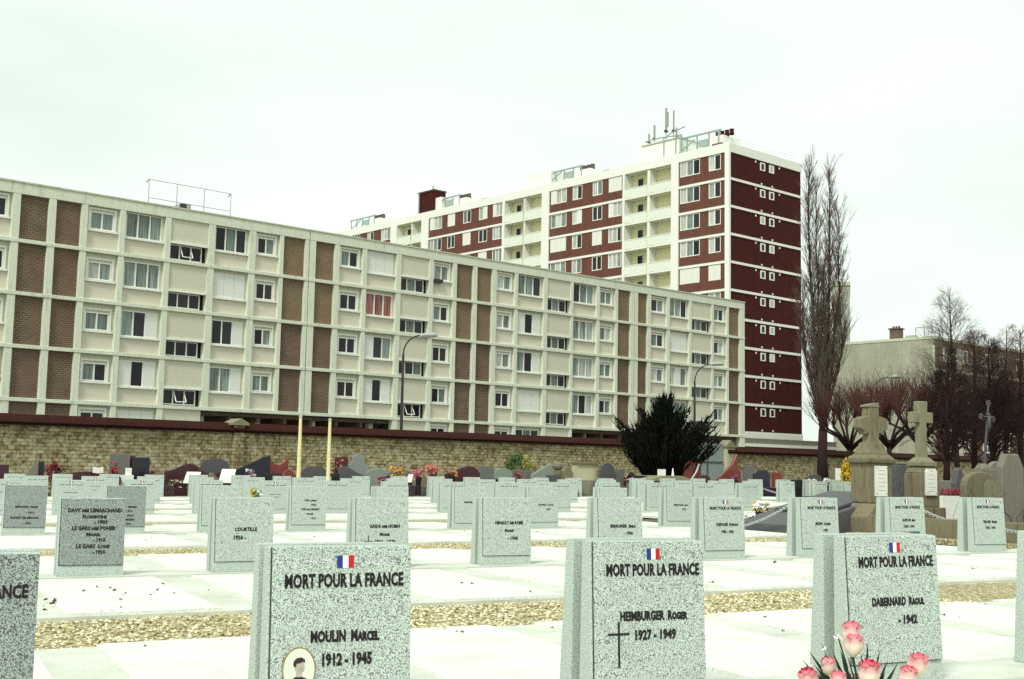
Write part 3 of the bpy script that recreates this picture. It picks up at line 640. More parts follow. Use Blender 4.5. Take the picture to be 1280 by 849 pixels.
for (u0, u1, ty) in cells:
    for fl in range(4, -1, -1):        # 4 = top floor, 0 = ground storey
        infill = MB(); infill2 = infill; sills = MB(); surr = MB(); low = MB()
        zs = slabz[fl - 1] if fl > 0 else 1.68
        zt = (slabz[fl] - .20) if fl < 4 else BEAM
        if fl == 0 and not ground_floor((u0 + u1) / 2): continue
        if fl > 0: zb = slabz[fl - 1] + .0
        else: zb = 1.68; 
        i = 4 - fl
        if ty == 'K':
            b = MB(); b.box(u0, u1, .20, .40, zb + .0, zt)
            b.build('brick_panel', M['brickL2'] if (fl >= 3 and u0 > 15) else M['brickL'], BL); continue
        if ty in ('S', 'S0'):
            w0, w1 = (u0 + .22, u1 - .28) if ty == 'S' else (u1 - 1.75, u1 - .25)
            z0, z1 = zb + 1.13, zb + 2.13
            st = St.get(u0, ['cd'] * 4)[min(i, 3)] if fl else 'dd'
            if fl == 0: z0, z1 = zb + 1.25, zb + 2.25
            ib(infill, 0, u0, u1, .24, .40, zb, z0 - .10); ib(infill, 1, u0, w0, .24, .40, z0 - .10, zt); ib(infill, 1, w1, u1, .24, .40, z0 - .10, zt); ib(infill, 1, w0, w1, .24, .40, z1 + .0, zt)
            sills.box(u0 + .04, u1 - .04, .12, .239, z0 - .12, z0 - .02); low.box(u0 + .05, u1 - .05, .19, .239, zb + .02, zb + .07)
            surr.box(w0 - .12, w0 - .02, .17, .239, z0 - .02, z1 + .12); surr.box(w1 + .02, w1 + .12, .17, .239, z0 - .02, z1 + .12); surr.box(w0 - .12, w1 + .12, .17, .239, z1 + .121, z1 + .22)
            add_window(BL, w0, w1, z0, z1, .27, 2, st)
        elif ty == 'L':
            z0, z1 = zb + .95, min(zt - .02, zb + 2.42)
            st = St.get(u0, ['ccc'] * 4)[min(i, 3)] if fl else 'sss'
            if fl == 0 and u0 > 36: st = 'ddc' if u0 > 40 else 'dcd'
            ib(infill, 0, u0, u1, .24, .40, zb, z0 - .03); ib(infill, 1, u0, u0 + .10, .24, .40, z0 - .03, zt); ib(infill, 1, u1 - .14, u1, .24, .40, z0 - .03, zt)
            sills.box(u0 + .02, u1 - .02, .10, .239, z0 - .10, z0 + .0)
            if zt - z1 > .03: ib(infill, 1, u0 + .10, u1 - .14, .24, .40, z1, zt)
            add_window(BL, u0 + .10, u1 - .14, z0, z1, .27, 3, st)
        elif ty == 'B':
            z1 = zb + .98
            ib(infill, 1, u0, u1, .10, .22, z1 + .10, zt)
            sills.box(u0, u1, .0, .24, z1 - .02, z1 + .10)
            if fl: add_window(BL, u0 + .03, u1 - .25, zb + .06, z1 - .03, .38, 3, BSt.get(u0, ['ddd'] * 4)[min(i, 3)], 'stair_window')
            else: ib(infill, 0, u0, u1, .10, .22, zb, z1 - .02)
        infill.build('spandrel_panel' if ty == 'B' else 'infill_panel', [M['infill'], M['infill2']], BL); sills.build('spandrel_ledge' if ty == 'B' else 'window_sill', M['white_band'], BL)
        if surr.v: surr.build('window_surround', M['white_band'], BL); low.build('panel_trim', M['white_band'], BL)
b = MB(); b.box(L0, 11.9, .05, .42, 0, 1.68); b.box(25.7, 42.0, .05, .42, 0, 1.68); b.build('plinth', M['frame'], BL)
# air-conditioning box under one window
b = MB(); b.box(28.8, 29.5, -.05, .2, 13.85, 14.1); b.build('window_box', M['metal_dark'], BL)
# roof gear
def rail_thing(label, parent_loc, rz, u0, u1, y, z, h=1.15, n=4):
    b = MB()
    us = [u0 + (u1 - u0) * i / (n - 1) for i in range(n)]
    for u in us: b.tube([(u, y, z), (u, y, z + h)], .03, 5)
    for f_ in (.55, 1.0): b.tube([(u0, y, z + h * f_), (u1, y, z + h * f_)], .025, 5)
    for u in (u0, u1): b.tube([(u, y, z + h), (u, y + .35, z + h - .12)], .05, 5)
    o = b.build('roof_railing', M['metal_grey'], None, loc=parent_loc, rz=rz); tag(o, label, 'railing'); return o
rail_thing('thin metal railing on the roof of the long block', (-26.86, 64.5, 0), pi / 2 - R(48.3), 9.3, 14.8, 3.2, TOPZ - .36, 2.5, 4)
t = thing('roof_vent', 'small dark and grey vent box on the roof of the long block, under the railing', 'roof vent', BL.matrix_basis @ Vector((0, 0, 0)), 0)
t.location = (-26.86, 64.5, 0); t.rotation_euler = (0, 0, pi / 2 - R(48.3))
b = MB(); b.box(10.75, 11.05, 3.5, 3.8, TOPZ - .4, TOPZ + .75); b.build('pipe', M['brickL'], t)
b = MB(); b.box(11.4, 12.1, 3.2, 4.0, TOPZ - .4, TOPZ + 1.0); b.build('vent_box', M['metal_grey'], t)
b = MB(); b.box(11.35, 11.75, 3.1, 3.19, TOPZ - .2, TOPZ + .95); b.build('grille', M['g_black'], t)
# ------------------------------------------------------------------ tall red brick block
TP = (21.79, 123.4, 0); TR = pi / 2 - R(48.3)
TB = thing('tower_block', 'tall red brick apartment block with white floor bands and balconies', 'apartment block', TP, TR)
FH = 2.868; FB = [5.33 + FH * i for i in range(11)]      # band heights; top floor starts at FB[9]=31.14
TT = 34.86; TW = 12.4; TL = 84.0
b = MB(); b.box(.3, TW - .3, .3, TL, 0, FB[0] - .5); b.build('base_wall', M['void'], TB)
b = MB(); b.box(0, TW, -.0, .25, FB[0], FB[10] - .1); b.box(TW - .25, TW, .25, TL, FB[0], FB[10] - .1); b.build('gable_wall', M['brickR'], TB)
b = MB()
b.box(-.10, TW + .10, -.10, TL + .1, FB[10] - .12, TT)
b.build('parapet', M['white_band'], TB, bevel=.02)
b = MB()
for z in FB[:10]:
    b = MB(); b.box(-.09, TW, -.09, 0, z - .13, z + .13); b.build('gable_band', M['white_band'], TB)
    for (t0, t1) in ((0, 6.6), (14.65, 26.5), (34.8, 49.6), (58.0, TL)):
        b = MB(); b.box(-.09, 0, t0, t1, z - .13, z + .13); b.build('floor_band', M['white_band'], TB)
b = MB(); b.box(-.12, TW + .02, -.12, -.095, 4.76, 5.33); b.build('base_band', M['white_band'], TB)
b = MB(); b.box(-.14, -.10, -.14, .42, 4.3, FB[10] - .13); b.box(-.10, .14, -.14, -.10, 4.3, FB[10] - .13)
b.build('corner_pier', M['white_band'], TB)
for (t0, t1) in ((6.6, 7.6), (14.35, 14.65), (26.5, 27.75), (34.4, 34.8), (49.6, 51.1), (56.6, 58.0)):
    b = MB(); b.box(-.16, 0.02, t0, t1, 2, FB[10] - .13); b.build('white_pier', M['white_band'], TB)
bays = [(.3, 6.6), (14.65, 26.5), (34.8, 49.6), (58.0, TL)]
wins = [(1.03, 2.61, 2), (3.78, 6.45, 3), (14.9, 16.9, 3), (17.9, 19.43, 2), (21.1, 22.67, 2), (23.66, 26.3, 3), (34.95, 36.75, 3), (37.8, 39.45, 2), (41.0, 42.57, 2), (44.2, 45.7, 2), (46.9, 49.4, 3), (58.3, 60.4, 3), (62.2, 63.7, 2), (65.5, 67.0, 2)]
WS = {1.03: 'wc ww ww ww sss'.split(), }
vis_from = {14.9: 5, 17.9: 5, 21.1: 5, 23.66: 5, 34.95: 7, 37.8: 7, 41.0: 7, 44.2: 7, 46.9: 8, 58.3: 9, 62.2: 9, 65.5: 9}
rgt = random.Random(21)
for fl in range(10):
    zb, zt = FB[fl] + .13, FB[fl + 1] - .13
    z0, z1 = FB[fl] + 1.10, zt - .02
    for (a, c) in bays:
        front = MB()
        ws = [w for w in wins if a - .1 <= w[0] and w[1] <= c + .1]
        front.box(0, .25, a, c, zb - .26, z0) ; pos = a
        for w in ws:
            front.box(0, .25, pos, w[0], z0, zt); pos = w[1]
        front.box(0, .25, pos, c, z0, zt); front.build('brick_bay', M['brickT'], TB)
    for (a, c, n) in wins:
        if fl < vis_from.get(a, 4): continue
        r_ = rgt.random()
        if n == 3: st = 'sss' if r_ < .18 or (fl == 5 and a == 3.78) else ('sss' if (a == 14.9 and fl == 9) else rgt.choice(('dww', 'cww', 'dcw', 'cwc', 'wws')))
        else: st = rgt.choice(('dw', 'dc', 'ss', 'cw', 'sw')) if r_ < .7 else 'dd'
        if n == 2 and a == 1.03 and fl == 5: st = 'ss'
        if a in (1.03, 3.78) and fl >= 6: st = 'dw' if n == 2 else 'dcw'
        wname = 'window' 
        add_window(TB, a, c, z0, z1, .06, n, st, wname, 'T', .09)
# recessed balconies
for (a, c, lo) in ((7.6, 10.75, 4), (11.10, 14.35, 4), (27.75, 30.85, 5), (31.1, 34.4, 5), (51.1, 53.3, 7), (53.5, 56.6, 7)):
    for fl in range(lo, 10):
        z0, z1 = FB[fl] + .02, FB[fl + 1] - .13
        b = MB(); b.box(1.15, 1.25, a, c, z0, z1); bl = b.build('balcony_wall', M['yellow_wall'], TB)
        b = MB(); b.box(0.0, 1.15, c, c + .22, z0 - .1, z1); b.build('balcony_side', M['white_band'], TB)
        b = MB(); b.box(0, 1.15, a - .12, a, z0 - .1, z1); b.build('balcony_side', M['white_band'], TB)
        b = MB(); b.box(-.12, 1.15, a, c, z0 - .18, z0); b.build('balcony_floor', M['white_band'], TB)
        b = MB(); b.box(-.10, -.06, a + .02, c - .02, z0 + .05, z0 + .98); b.box(-.13, -.03, a, c, z0 + .98, z0 + 1.06)
        for i in range(5): q = a + .02 + (c - a - .04) * i / 4; b.box(-.125, -.10, q - .02, q + .02, z0 + .02, z0 + .98)
        b.build('balcony_railing', M['rail'], TB)
        if (a in (11.10, 31.1, 53.5)): 
            add_window(TB, c - 1.75, c - .85, z0 + .95, z1 - .45, 1.10, 1, 'd', 'balcony_window', 'T', .06)
# gable: two small windows per floor, with little vents
for fl in range(10):
    for (a, c) in ((5.2, 6.05), (6.75, 7.6)):
        z = FB[fl + 1] - 1.13
        b = MB(); b.box(a, c, -.05, -.001, z, z + .1); b.box(a, c, -.05, -.001, z + .72, z + .84); b.box(a, a + .17, -.05, -.001, z + .1, z + .72); b.box(c - .17, c, -.05, -.001, z + .1, z + .72)
        w = b.build('small_window', M['white'], TB)
        b = MB(); b.box(a + .17, c - .17, -.03, -.002, z + .1, z + .72); b.build('pane', M['glass_dark'] if rgt.random() < .6 else M['curtain_w'], w)
    b = MB()
    for q in (4.35, 8.45): b.box(q, q + .2, -.03, -.001, FB[fl + 1] - .45, FB[fl + 1] - .25)
    b.box(5.35, 5.55, -.03, -.001, FB[fl] + .22, FB[fl] + .40); b.box(7.2, 7.4, -.03, -.001, FB[fl] + .22, FB[fl] + .40)
    b.build('wall_vent', M['white'], TB)
# roof structures (things standing on the roof)
def roofbox(name, label, cat, boxes, mat, extra=None):
    t = thing(name, label, cat, TP, TR)
    b = MB()
    for bx in boxes: b.box(*bx)
    b.build('body', mat, t, bevel=.03)
    return t
zr = TT - .4
pent = roofbox('roof_cabin', 'white lift cabin carrying the mast aerials on the tower roof', 'roof cabin', [(1.4, 6, 7.8, 13.2, zr, 37.1), (1.6, 5.5, 13.2, 14.6, zr, 36.0)], M['white_band'])
b = MB(); b.box(1.3, 6.1, 7.7, 13.3, 37.1, 37.22); b.build('roof', M['frame_top'], pent)
b = MB()
for q in (8.2, 9.9): b.tube([(1.25, q, 34.8), (1.25, q, 37.3)], .06, 5)
b.tube([(1.3, 7.6, 37.35), (1.3, 10.6, 37.6), (1.2, 12.6, 37.5)], .07, 5); b.tube([(1.3, 7.5, 35.2), (1.3, 7.5, 37.4)], .14, 5)
b.tube([(1.2, 10.0, 37.3), (1.6, 9.2, 37.9), (1.4, 7.0, 38.2)], .07, 5)
b.build('cable_tray', M['ggreen'], pent)
for i, (q, z0, z1, w, lab) in enumerate(((12.9, 37.2, 38.7, .12, 'short roof aerial, leftmost of the mast group'), (12.1, 37.2, 39.5, .15, 'thick roof aerial with a clamp, second of the mast group'), (10.4, 37.2, 41.1, .16, 'tallest twin roof aerial on the tower cabin'), (9.3, 37.2, 40.6, .08, 'slender tall roof aerial right of the tallest one'), (8.9, 37.2, 38.6, .12, 'short stubby roof aerial, rightmost of the mast group'))):
    t = thing('aerial', lab, 'aerial', TP, TR, 'mast aerials')
    b = MB(); b.tube([(2.2, q, z0), (2.2, q, z1 - .4)], .055, 5); b.build('pole', M['ggreen'], t)
    b = MB(); b.box(2.1, 2.3, q - w / 2, q + w / 2, z0 + (z1 - z0) * .38, z1)
    if i == 2: b.box(2.1, 2.3, q - w * 1.9, q - w * .8, z0 + (z1 - z0) * .45, z1 - .5)
    b.build('antenna_panel', M['beige'], t)
    b = MB(); b.box(2.0, 2.4, q - .14, q + .14, z0 + (z1 - z0) * .3, z0 + (z1 - z0) * .36); b.build('clamp', M['iron'], t)
for i, (cx_, dz, lab) in enumerate(((4.2, 0, 'white ventilation housing with a brick stack near the corner of the tower roof'), (24.5, 0, 'white ventilation housing in the middle of the tower roof'), (47.0, 0, 'white ventilation housing beside the dark red chimney'), (66.0, 0, 'white ventilation housing peeping over the long block'))):
    t = thing('vent_housing', lab, 'roof housing', TP, TR, 'ventilation housings on the tower roof')
    if i in (1, 2):
        b = MB(); b.box(1.2, 5, cx_ + 3.2 - (i == 2) * 1.5, cx_ + 7.2 - (i == 2) * 1.5, zr, 36.9); b.build('body', M['white_band'], t, bevel=.03)
    b = MB(); b.box(1.6, 4.5, cx_ - 3.0 if i else cx_ - 2.2, cx_ + .6, zr, 36.2 if i else 36.4); b.build('side_body', M['white_band'], t, bevel=.03)
    b = MB(); b.box(1.5, 1.7, cx_ - 1.9, cx_ + 4.4, 36.6 + (i == 0) * .3, 36.75 + (i == 0) * .3)
    for q in (-1.7, -.4, 1.2, 2.6, 4.0): b.box(1.5, 1.62, cx_ + q, cx_ + q + .12, zr, 36.6 + (i == 0) * .3)
    b.tube([(1.45, cx_ + 4.2, 35.2), (1.45, cx_ + 1.5, 36.5)], .08, 5); b.box(1.45, 1.6, cx_ - .3, cx_ + 1.0, 35.6, 36.3)
    b.build('pipe_frame', M['ggreen'], t)
    for q in range(4):
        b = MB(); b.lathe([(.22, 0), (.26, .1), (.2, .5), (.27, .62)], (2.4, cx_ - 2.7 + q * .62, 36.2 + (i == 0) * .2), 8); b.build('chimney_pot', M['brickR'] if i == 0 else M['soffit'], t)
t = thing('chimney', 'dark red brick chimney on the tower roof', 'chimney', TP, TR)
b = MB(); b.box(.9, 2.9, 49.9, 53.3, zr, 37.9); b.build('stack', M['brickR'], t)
b = MB(); b.box(.8, 3.0, 49.8, 53.4, 37.9, 38.08); b.build('cap', M['soffit'], t)
b = MB(); b.tube([(.8, 53.0, zr), (.8, 53.0, 38.0)], .09, 5); b.tube([(1.9, 51.4, 38.1), (1.9, 51.4, 38.9)], .1, 6); b.build('flue', M['ggreen'], t)
t = roofbox('roof_vent', 'small dark roof vent right at the corner of the tower', 'roof vent', [(.8, 1.6, 1.6, 2.9, TT - .3, 35.35)], M['soffit'])
t = roofbox('roof_vent', 'small dark roof vent between the two white housings', 'roof vent', [(1, 1.5, 17.8, 18.8, TT - .3, 35.3)], M['soffit'])
t = roofbox('roof_vent', 'small dark roof vent right of the dark red chimney', 'roof vent', [(1, 1.5, 39.2, 40.3, TT - .3, 35.3)], M['soffit'])
b = MB()
for i in range(14): q = .5 + i * .86; b.tube([(q, .3, TT - .05), (q, .3, TT + .75)], .022, 4)
b.tube([(.5, .3, TT + .75), (11.7, .3, TT + .75)], .02, 4); b.tube([(.5, .3, TT + .4), (11.7, .3, TT + .4)], .015, 4)
tag(b.build('roof_railing', M['rail'], None, loc=TP, rz=TR), 'fine pale railing along the gable edge of the tower roof', 'railing')
# low canopy building at the tower's foot
t = thing('low_annexe', 'low dark annexe with a white roof edge at the foot of the tower', 'annexe', TP, TR)
b = MB(); b.box(.5, 27, -1.6, -.6, 0, 3.85); b.build('wall', M['void'], t)
b = MB(); b.box(-1.0, 28, -2.2, -.2, 3.88, 4.18); b.build('roof_edge', M['white_band'], t)
b = MB(); b.box(-.9, 27.8, -1.9, -.25, 4.18, 4.72); b.build('parapet', M['s_oldgrey'], t)
# ------------------------------------------------------------------ other buildings
GP = (39.1, 114.0, 0)
t = thing('gable_building', 'pale windowless gable building behind the pollarded trees', 'apartment block', GP, TR)
b = MB(); b.box(0, .3, 0, 10.5, 0, 14.0); b.box(.3, 34, 10.2, 10.5, 0, 14.0); b.build('gable_wall', M['gable'], t)
b = MB(); b.box(.3, 34, 0.0, .3, 0, 14.0); b.build('front_wall', M['brickT'].copy() if False else M['brickL'], t)
b = MB(); b.box(-.05, 34, -.05, 10.55, 14.0, 14.25); b.build('roof', M['frame_top'], t)
b = MB(); b.box(-.03, .25, -.04, -.001, 6, 13.4)
for z in (5.4, 8.2, 11.0): b.box(.25, 34, -.08, -.001, z, z + .28)
b.build('white_band', M['frame'], t)
for fl in range(4):
    for i in range(9):
        u = 1.8 + i * 3.6; z = 3.6 + fl * 2.8
        add_window(t, u, u + 1.7, z, z + 1.3, -.03, 2, rgt.choice(('dd', 'cd', 'wd', 'dc')), 'window', 'L', .1)
    b = MB(); b.box(4.2, 5.2, -.03, -.001, 3 + fl * 2.8, 5.0 + fl * 2.8); b.build('panel', M['infill'], t)
t2 = thing('chimney', 'squat dark brick chimney on the pale gable building', 'chimney', GP, TR)
b = MB(); b.box(1, 1.8, 4.1, 5.1, 13.6, 15.3); b.build('stack', M['brickL'], t2)
b = MB(); b.box(.9, 1.9, 4.0, 5.2, 15.3, 15.42)
for q in (4.2, 4.5, 4.8): b.lathe([(.11, 0), (.09, .22)], (1.4, q + .1, 15.42), 6)
b.build('cap', M['soffit'], t2)
b = MB()
for q in (1.2, 2.0, 2.9): b.tube([(2, q, 14.2), (2, q, 15.4)], .03, 4)
b.tube([(2, 1.2, 15.4), (2, 2.9, 15.4)], .025, 4)
tag(b.build('roof_railing', M['iron'], None, loc=GP, rz=TR), 'thin roof railing right of the squat chimney', 'railing')
t2 = thing('roof_vent', 'low grey vent on the roof of the pale gable building', 'roof vent', GP, TR)
b = MB(); b.box(1, 1.6, 2.4, 3.4, 14.2, 14.6); b.build('body', M['metal_grey'], t2)
t = thing('far_tower', 'narrow pale tower seen just right of the poplars', 'tower block', (46.15, 175, 0), R(-15.1))
b = MB(); b.box(-.4, 2.0, 0, 14, 0, 28.2); b.build('wall', M['beige'], t)
b = MB(); b.box(-.5, 2.1, -.15, 14.1, 28.2, 28.7); b.build('roof', M['frame_top'], t)
for i in range(9):
    z = 3 + i * 2.8; b = MB(); b.box(.2, 1.0, -.06, -.001, z + 1, z + 2.1); b.build('window', M['curtain_w'], t)
for i in range(10):
    b = MB(); b.box(-.42, 2.02, -.04, -.0, .4 + i * 2.8, .55 + i * 2.8); b.build('floor_band', M['frame_top'], t)
# ------------------------------------------------------------------ boundary wall
WR = pi / 2 - WAZ
def Wt(px):       # distance along the wall seen at image column px
    d = ray(px, 590); k = d.x / d.y; return (k * WZ0.y - WZ0.x) / (WD.x - k * WD.y)
WG = [(-30, Wt(862)), (Wt(862), Wt(908)), (Wt(908), 150)]
wall = thing('stone_wall', 'long rubble stone cemetery wall capped with red tiles', 'wall', (WZ0.x, WZ0.y, 0), WR)
HW = 2.86
def coping(b, x0, x1, z): b.prism([(-.30, z), (-.30, z + .05), (.25, z + .40), (.80, z + .05), (.80, z)], x0, x1)
for i, (x0, x1, dz) in enumerate(((-30, WG[0][1], 0), (WG[2][0], 150, -.18))):
    b = MB(); b.box(x0, x1, 0, .5, -.5, HW + dz); b.build('masonry', M['wall'], wall)
    b = MB(); coping(b, x0, x1, HW + dz + .0005); b.build('tile_coping', M['tile'], wall)
    b = MB(); b.box(x0, x1, -.2, .7, HW + dz - .10, HW + dz); b.build('coping_shade', M['coping_dark'], wall)  # dark strip standing in for the shade under the tiles
for px, hh in ((295, 3.25),):
    x = Wt(px); b = MB(); b.box(x - .28, x + .28, -.18, .0, -.3, hh - .12); b.build('buttress', M['wall'], wall)
    b = MB(); b.prism([(x - .45, hh - .12), (x - .45, hh), (x, hh + .22), (x + .45, hh), (x + .45, hh - .12)], -.34, .7, 'y'); b.build('pier_cap', M['s_oldpale'], wall)
# gate with its piers
gt = thing('metal_gate', 'blue-grey sheet metal double gate in the stone wall', 'gate', (WZ0.x, WZ0.y, 0), WR)
x0, x1 = WG[1]
b = MB(); b.box(x0 + .25, (x0 + x1) / 2 - .02, .1, .16, .1, 3.25); b.build('gate_leaf', M['metal_gate'], gt)
b = MB(); b.box((x0 + x1) / 2 + .02, x1 - .25, .1, .16, .1, 3.25); b.build('gate_leaf', M['metal_gate'], gt)
b = MB(); b.box(x0 + .25, x1 - .25, .06, .099, 1.9, 2.0); b.box((x0 + x1) / 2 - .05, (x0 + x1) / 2 + .05, .05, .098, .1, 3.25); b.build('gate_bar', M['iron'], gt)
gp = thing('gate_pier', 'yellowish stone pier right of the blue-grey gate', 'pier', (WZ0.x, WZ0.y, 0), WR)
b = MB(); b.box(x1 - .1, x1 + .75, -.15, .65, -.2, 3.0); b.build('shaft', M['s_cream'], gp)
b = MB(); b.box(x1 - .2, x1 + .85, -.25, .75, 3.0, 3.15); b.prism([(x1 - .1, 3.15), (x1 + .33, 3.5), (x1 + .76, 3.15)], -.15, .65, 'y'); b.build('pier_cap', M['s_oldpale'], gp)
# ------------------------------------------------------------------ street lamps
def lamp(label, px, Y, py_top, px_arm, poles='tapered'):
    p = gpt(px, 590, Y); top = gpt(px, py_top, Y); arm = gpt(px_arm, py_top, Y); H_ = top.z; L_ = abs(arm.x - p.x)
    t = thing('street_lamp', label, 'street lamp', (p.x, Y, 0), 0, 'curved street lamps behind the wall')
    s = 1 if px_arm > px else -1
    b = MB(); b.tube([(0, 0, 0), (0, 0, H_ * .5), (0, 0, H_ - L_ * .95)], [.11, .09, .07], 8); b.build('pole', M['metal_dark'], t)
    b = MB(); pts = [(s * L_ * (1 - cos(a)) * .86, 0, H_ - L_ * .95 + L_ * .95 * sin(a)) for a in [pi / 2 * i / 8 for i in range(9)]]; b.tube(pts, .05, 6); b.build('arm', M['metal_dark'], t)
    b = MB(); x_ = s * L_ * .8; b.tube([(x_, 0, H_ - .03), (x_ + s * .35, 0, H_ + .03), (x_ + s * .85, 0, H_ + .04), (x_ + s * 1.05, 0, H_ + .0)], [.07, .16, .15, .05], 8); b.build('lamp_head', M['metal_grey'], t)
    return t
lamp('street lamp with a bent arm in front of the left half of the long block', 500, 72, 419, 530)
lamp('street lamp rising behind the dark conifer', 868, 92, 455, 892)
lamp('street lamp leaning out above the pollarded trees near the gable building', 1090, 100, 471, 1116)
# yellow poles inside the cemetery
for px, py, Y, lab in ((373, 520, 47.5, 'left one of two slim yellowish poles before the stone wall'), (410, 524, 50.0, 'right one of two slim yellowish poles before the stone wall')):
    p = gpt(px, 600, Y); top = gpt(px, py, Y)
    t = thing('pole', lab, 'pole', (p.x, Y, G(p.x, Y)), 0, 'yellowish poles')
    b = MB(); b.lathe([(.085, 0), (.075, top.z * .6), (.055, top.z)], (0, 0, 0), 8); b.build('shaft', M['yellow_pole'], t)
    b = MB(); b.lathe([(.07, 0), (.07, .06), (.02, .1)], (0, 0, top.z), 8); b.build('finial', M['metal_grey'], t)
# ------------------------------------------------------------------ old graves in front of the wall
sheet('cemetery_ground', rowpoly(D1 + 5 * B_SP + 3.4, D1 + 5 * B_SP + 9, -14, 14) , M['dark_earth'], -.03)
sheet('gravel_ground', rowpoly(D1 + 5 * B_SP + .6, D1 + 5 * B_SP + 3.2, -14, 62), M['dark_earth'], .045)
o = sheet('enclosure_ground', rowpoly(14.0, 26.6, 16.55, 34), M['dark_earth'], .012)
SH_ = {
 'flat': [(0, 0), (1, 0), (1, 1), (0, 1)],
 'wave': [(0, 0), (1, 0), (1, .72), (.92, .90), (.8, .98), (.66, 1), (.5, .95), (.3, .82), (0, .70)],
 'rwave': [(0, 0), (1, 0), (1, .70), (.7, .82), (.5, .95), (.34, 1), (.2, .98), (.08, .90), (0, .72)],
 'arch': [(0, 0), (1, 0), (1, .62)] + [(.5 + .5 * cos(a), .62 + .38 * sin(a)) for a in [pi * i / 10 for i in range(1, 10)]] + [(0, .62)],
 'lowarch': [(0, 0), (1, 0), (1, .78)] + [(.5 + .5 * cos(a), .78 + .22 * sin(a)) for a in [pi * i / 10 for i in range(1, 10)]] + [(0, .78)],
 'peak': [(0, 0), (1, 0), (1, .72), (.72, .95), (.5, 1), (.28, .95), (0, .72)],
 'slope': [(0, 0), (1, 0), (1, .60), (.6, .78), (.3, .97), (.12, 1), (0, .92)],
 'rslope': [(0, 0), (1, 0), (1, 1), (.8, .97), (.4, .78), (0, .60)],
 'gable': [(0, 0), (1, 0), (1, .76), (.5, 1), (0, .76)],
 'chamfer': [(0, 0), (1, 0), (1, .84), (.78, 1), (.22, 1), (0, .84)],
 'swoosh': [(0, 0), (1, 0), (1, .55), (.93, .62), (.88, 1), (.74, .72), (.5, .48), (.22, .3), (0, .22)],
 'dip': [(0, 0), (1, 0), (1, 1), (.9, .88), (.6, .74), (.3, .78), (.08, .92), (0, .95)],
 'shoulder': [(0, 0), (1, 0), (1, .68), (.8, .70), (.76, .88), (.5, 1), (.24, .88), (.2, .70), (0, .68)],
 'left': [(0, 0), (1, 0), (1, 1), (.75, .95), (.4, .75), (.12, .5), (0, .3)],
}
OLDG = 'old graves along the stone wall'
def old_grave(label, x0, x1, ytop, shape, mat, D=51.0, th=.16, slab=1.6, smat=None, name='old_grave', cat='grave', plinth=True, rot=0, group=OLDG, slabh=.46):
    pm = onD((x0 + x1) / 2, D); Y = pm.y; a = gpt(x0, ytop, Y); c = gpt(x1, ytop, Y)
    w = (c.x - a.x) / cos(ROWROT) * (.98 if rot == 0 else 1); h = c.z - pm.z
    t = thing(name, label, cat, pm, ROWROT + rot, group)
    b = MB(); pr = [((u - .5) * w, .12 + v * (h - .12)) for u, v in SH_[shape]]; b.prism(pr, 0, th, 'y'); b.build('headstone', M[mat], t, bevel=.012)
    if plinth:
        b = MB(); b.box(-w * .56, w * .56, -.08, th + .08, -.05, .12); b.build('plinth', M[smat or mat], t)
    if slab:
        b = MB(); b.box(-w * .52, w * .52, -.08 - slab, -.081, -.05, slabh * .55); b.box(-w * .46, w * .46, -.08 - slab * .96, -.14, slabh * .55, slabh); b.build('tomb_slab', M[smat or mat], t, bevel=.01)
    return t
def flowers(label, px, py, w_px, h_px, cols, D=50.3, seed=1, pot=True, n=26, name='flower_pot', cat='flowers', Y=None, z_base=None):
    rg = random.Random(seed); pm = onD(px, D) if Y is None else gpt(px, 600, Y); Y = pm.y
    if Y is not None: pm = Vector((pm.x, Y, G(pm.x, Y)))
    top = gpt(px, py - h_px / 2, Y).z - pm.z; bot = gpt(px, py + h_px / 2, Y).z - pm.z; w = w_px * px2m(Y)
    t = thing(name, label, cat, pm)
    zb = max(bot - .28, 0)
    b = MB(); b.lathe([(.10, 0), (.13, .05), (.11, max(.1, bot * .6)), (.15, max(.16, bot))] , (0, 0, 0), 10); b.build('pot', M['pot'], t)
    for ci, c_ in enumerate(cols):
        b = MB()
        for i in range(int(n / len(cols)) + 2):
            q = Vector((rg.uniform(-.5, .5) * w, rg.uniform(-.3, .3) * w, bot + rg.random() ** .8 * (top - bot)));  r_ = rg.uniform(.035, .075)
            for k in range(6):
                a = rg.uniform(0, 6.3); e = Vector((cos(a), sin(a), rg.uniform(-.4, .9))).normalized(); u = e.orthogonal().normalized() * r_ * .6
                b.add([q, q + e * r_ * .6 - u, q + e * r_ * 1.25, q + e * r_ * .6 + u], [(0, 1, 2, 3)])
        b.build('blossoms', FL[c_], t)
    b = MB()
    for i in range(12):
        a = rg.uniform(0, 6.3); q = Vector((0, 0, bot * .9)); e = Vector((cos(a) * w * .35, sin(a) * w * .25, bot + (top - bot) * rg.uniform(.2, .8)))
        b.tube([q, q.lerp(e, .5), e], .008, 3, False); u = Vector((sin(a), -cos(a), .2)) * .03; b.add([e, e + u + Vector((0, 0, -.06)), e + Vector((0, 0, -.14)), e - u + Vector((0, 0, -.06))], [(0, 1, 2, 3)])
    b.build('greenery', M['stem'], t); return t
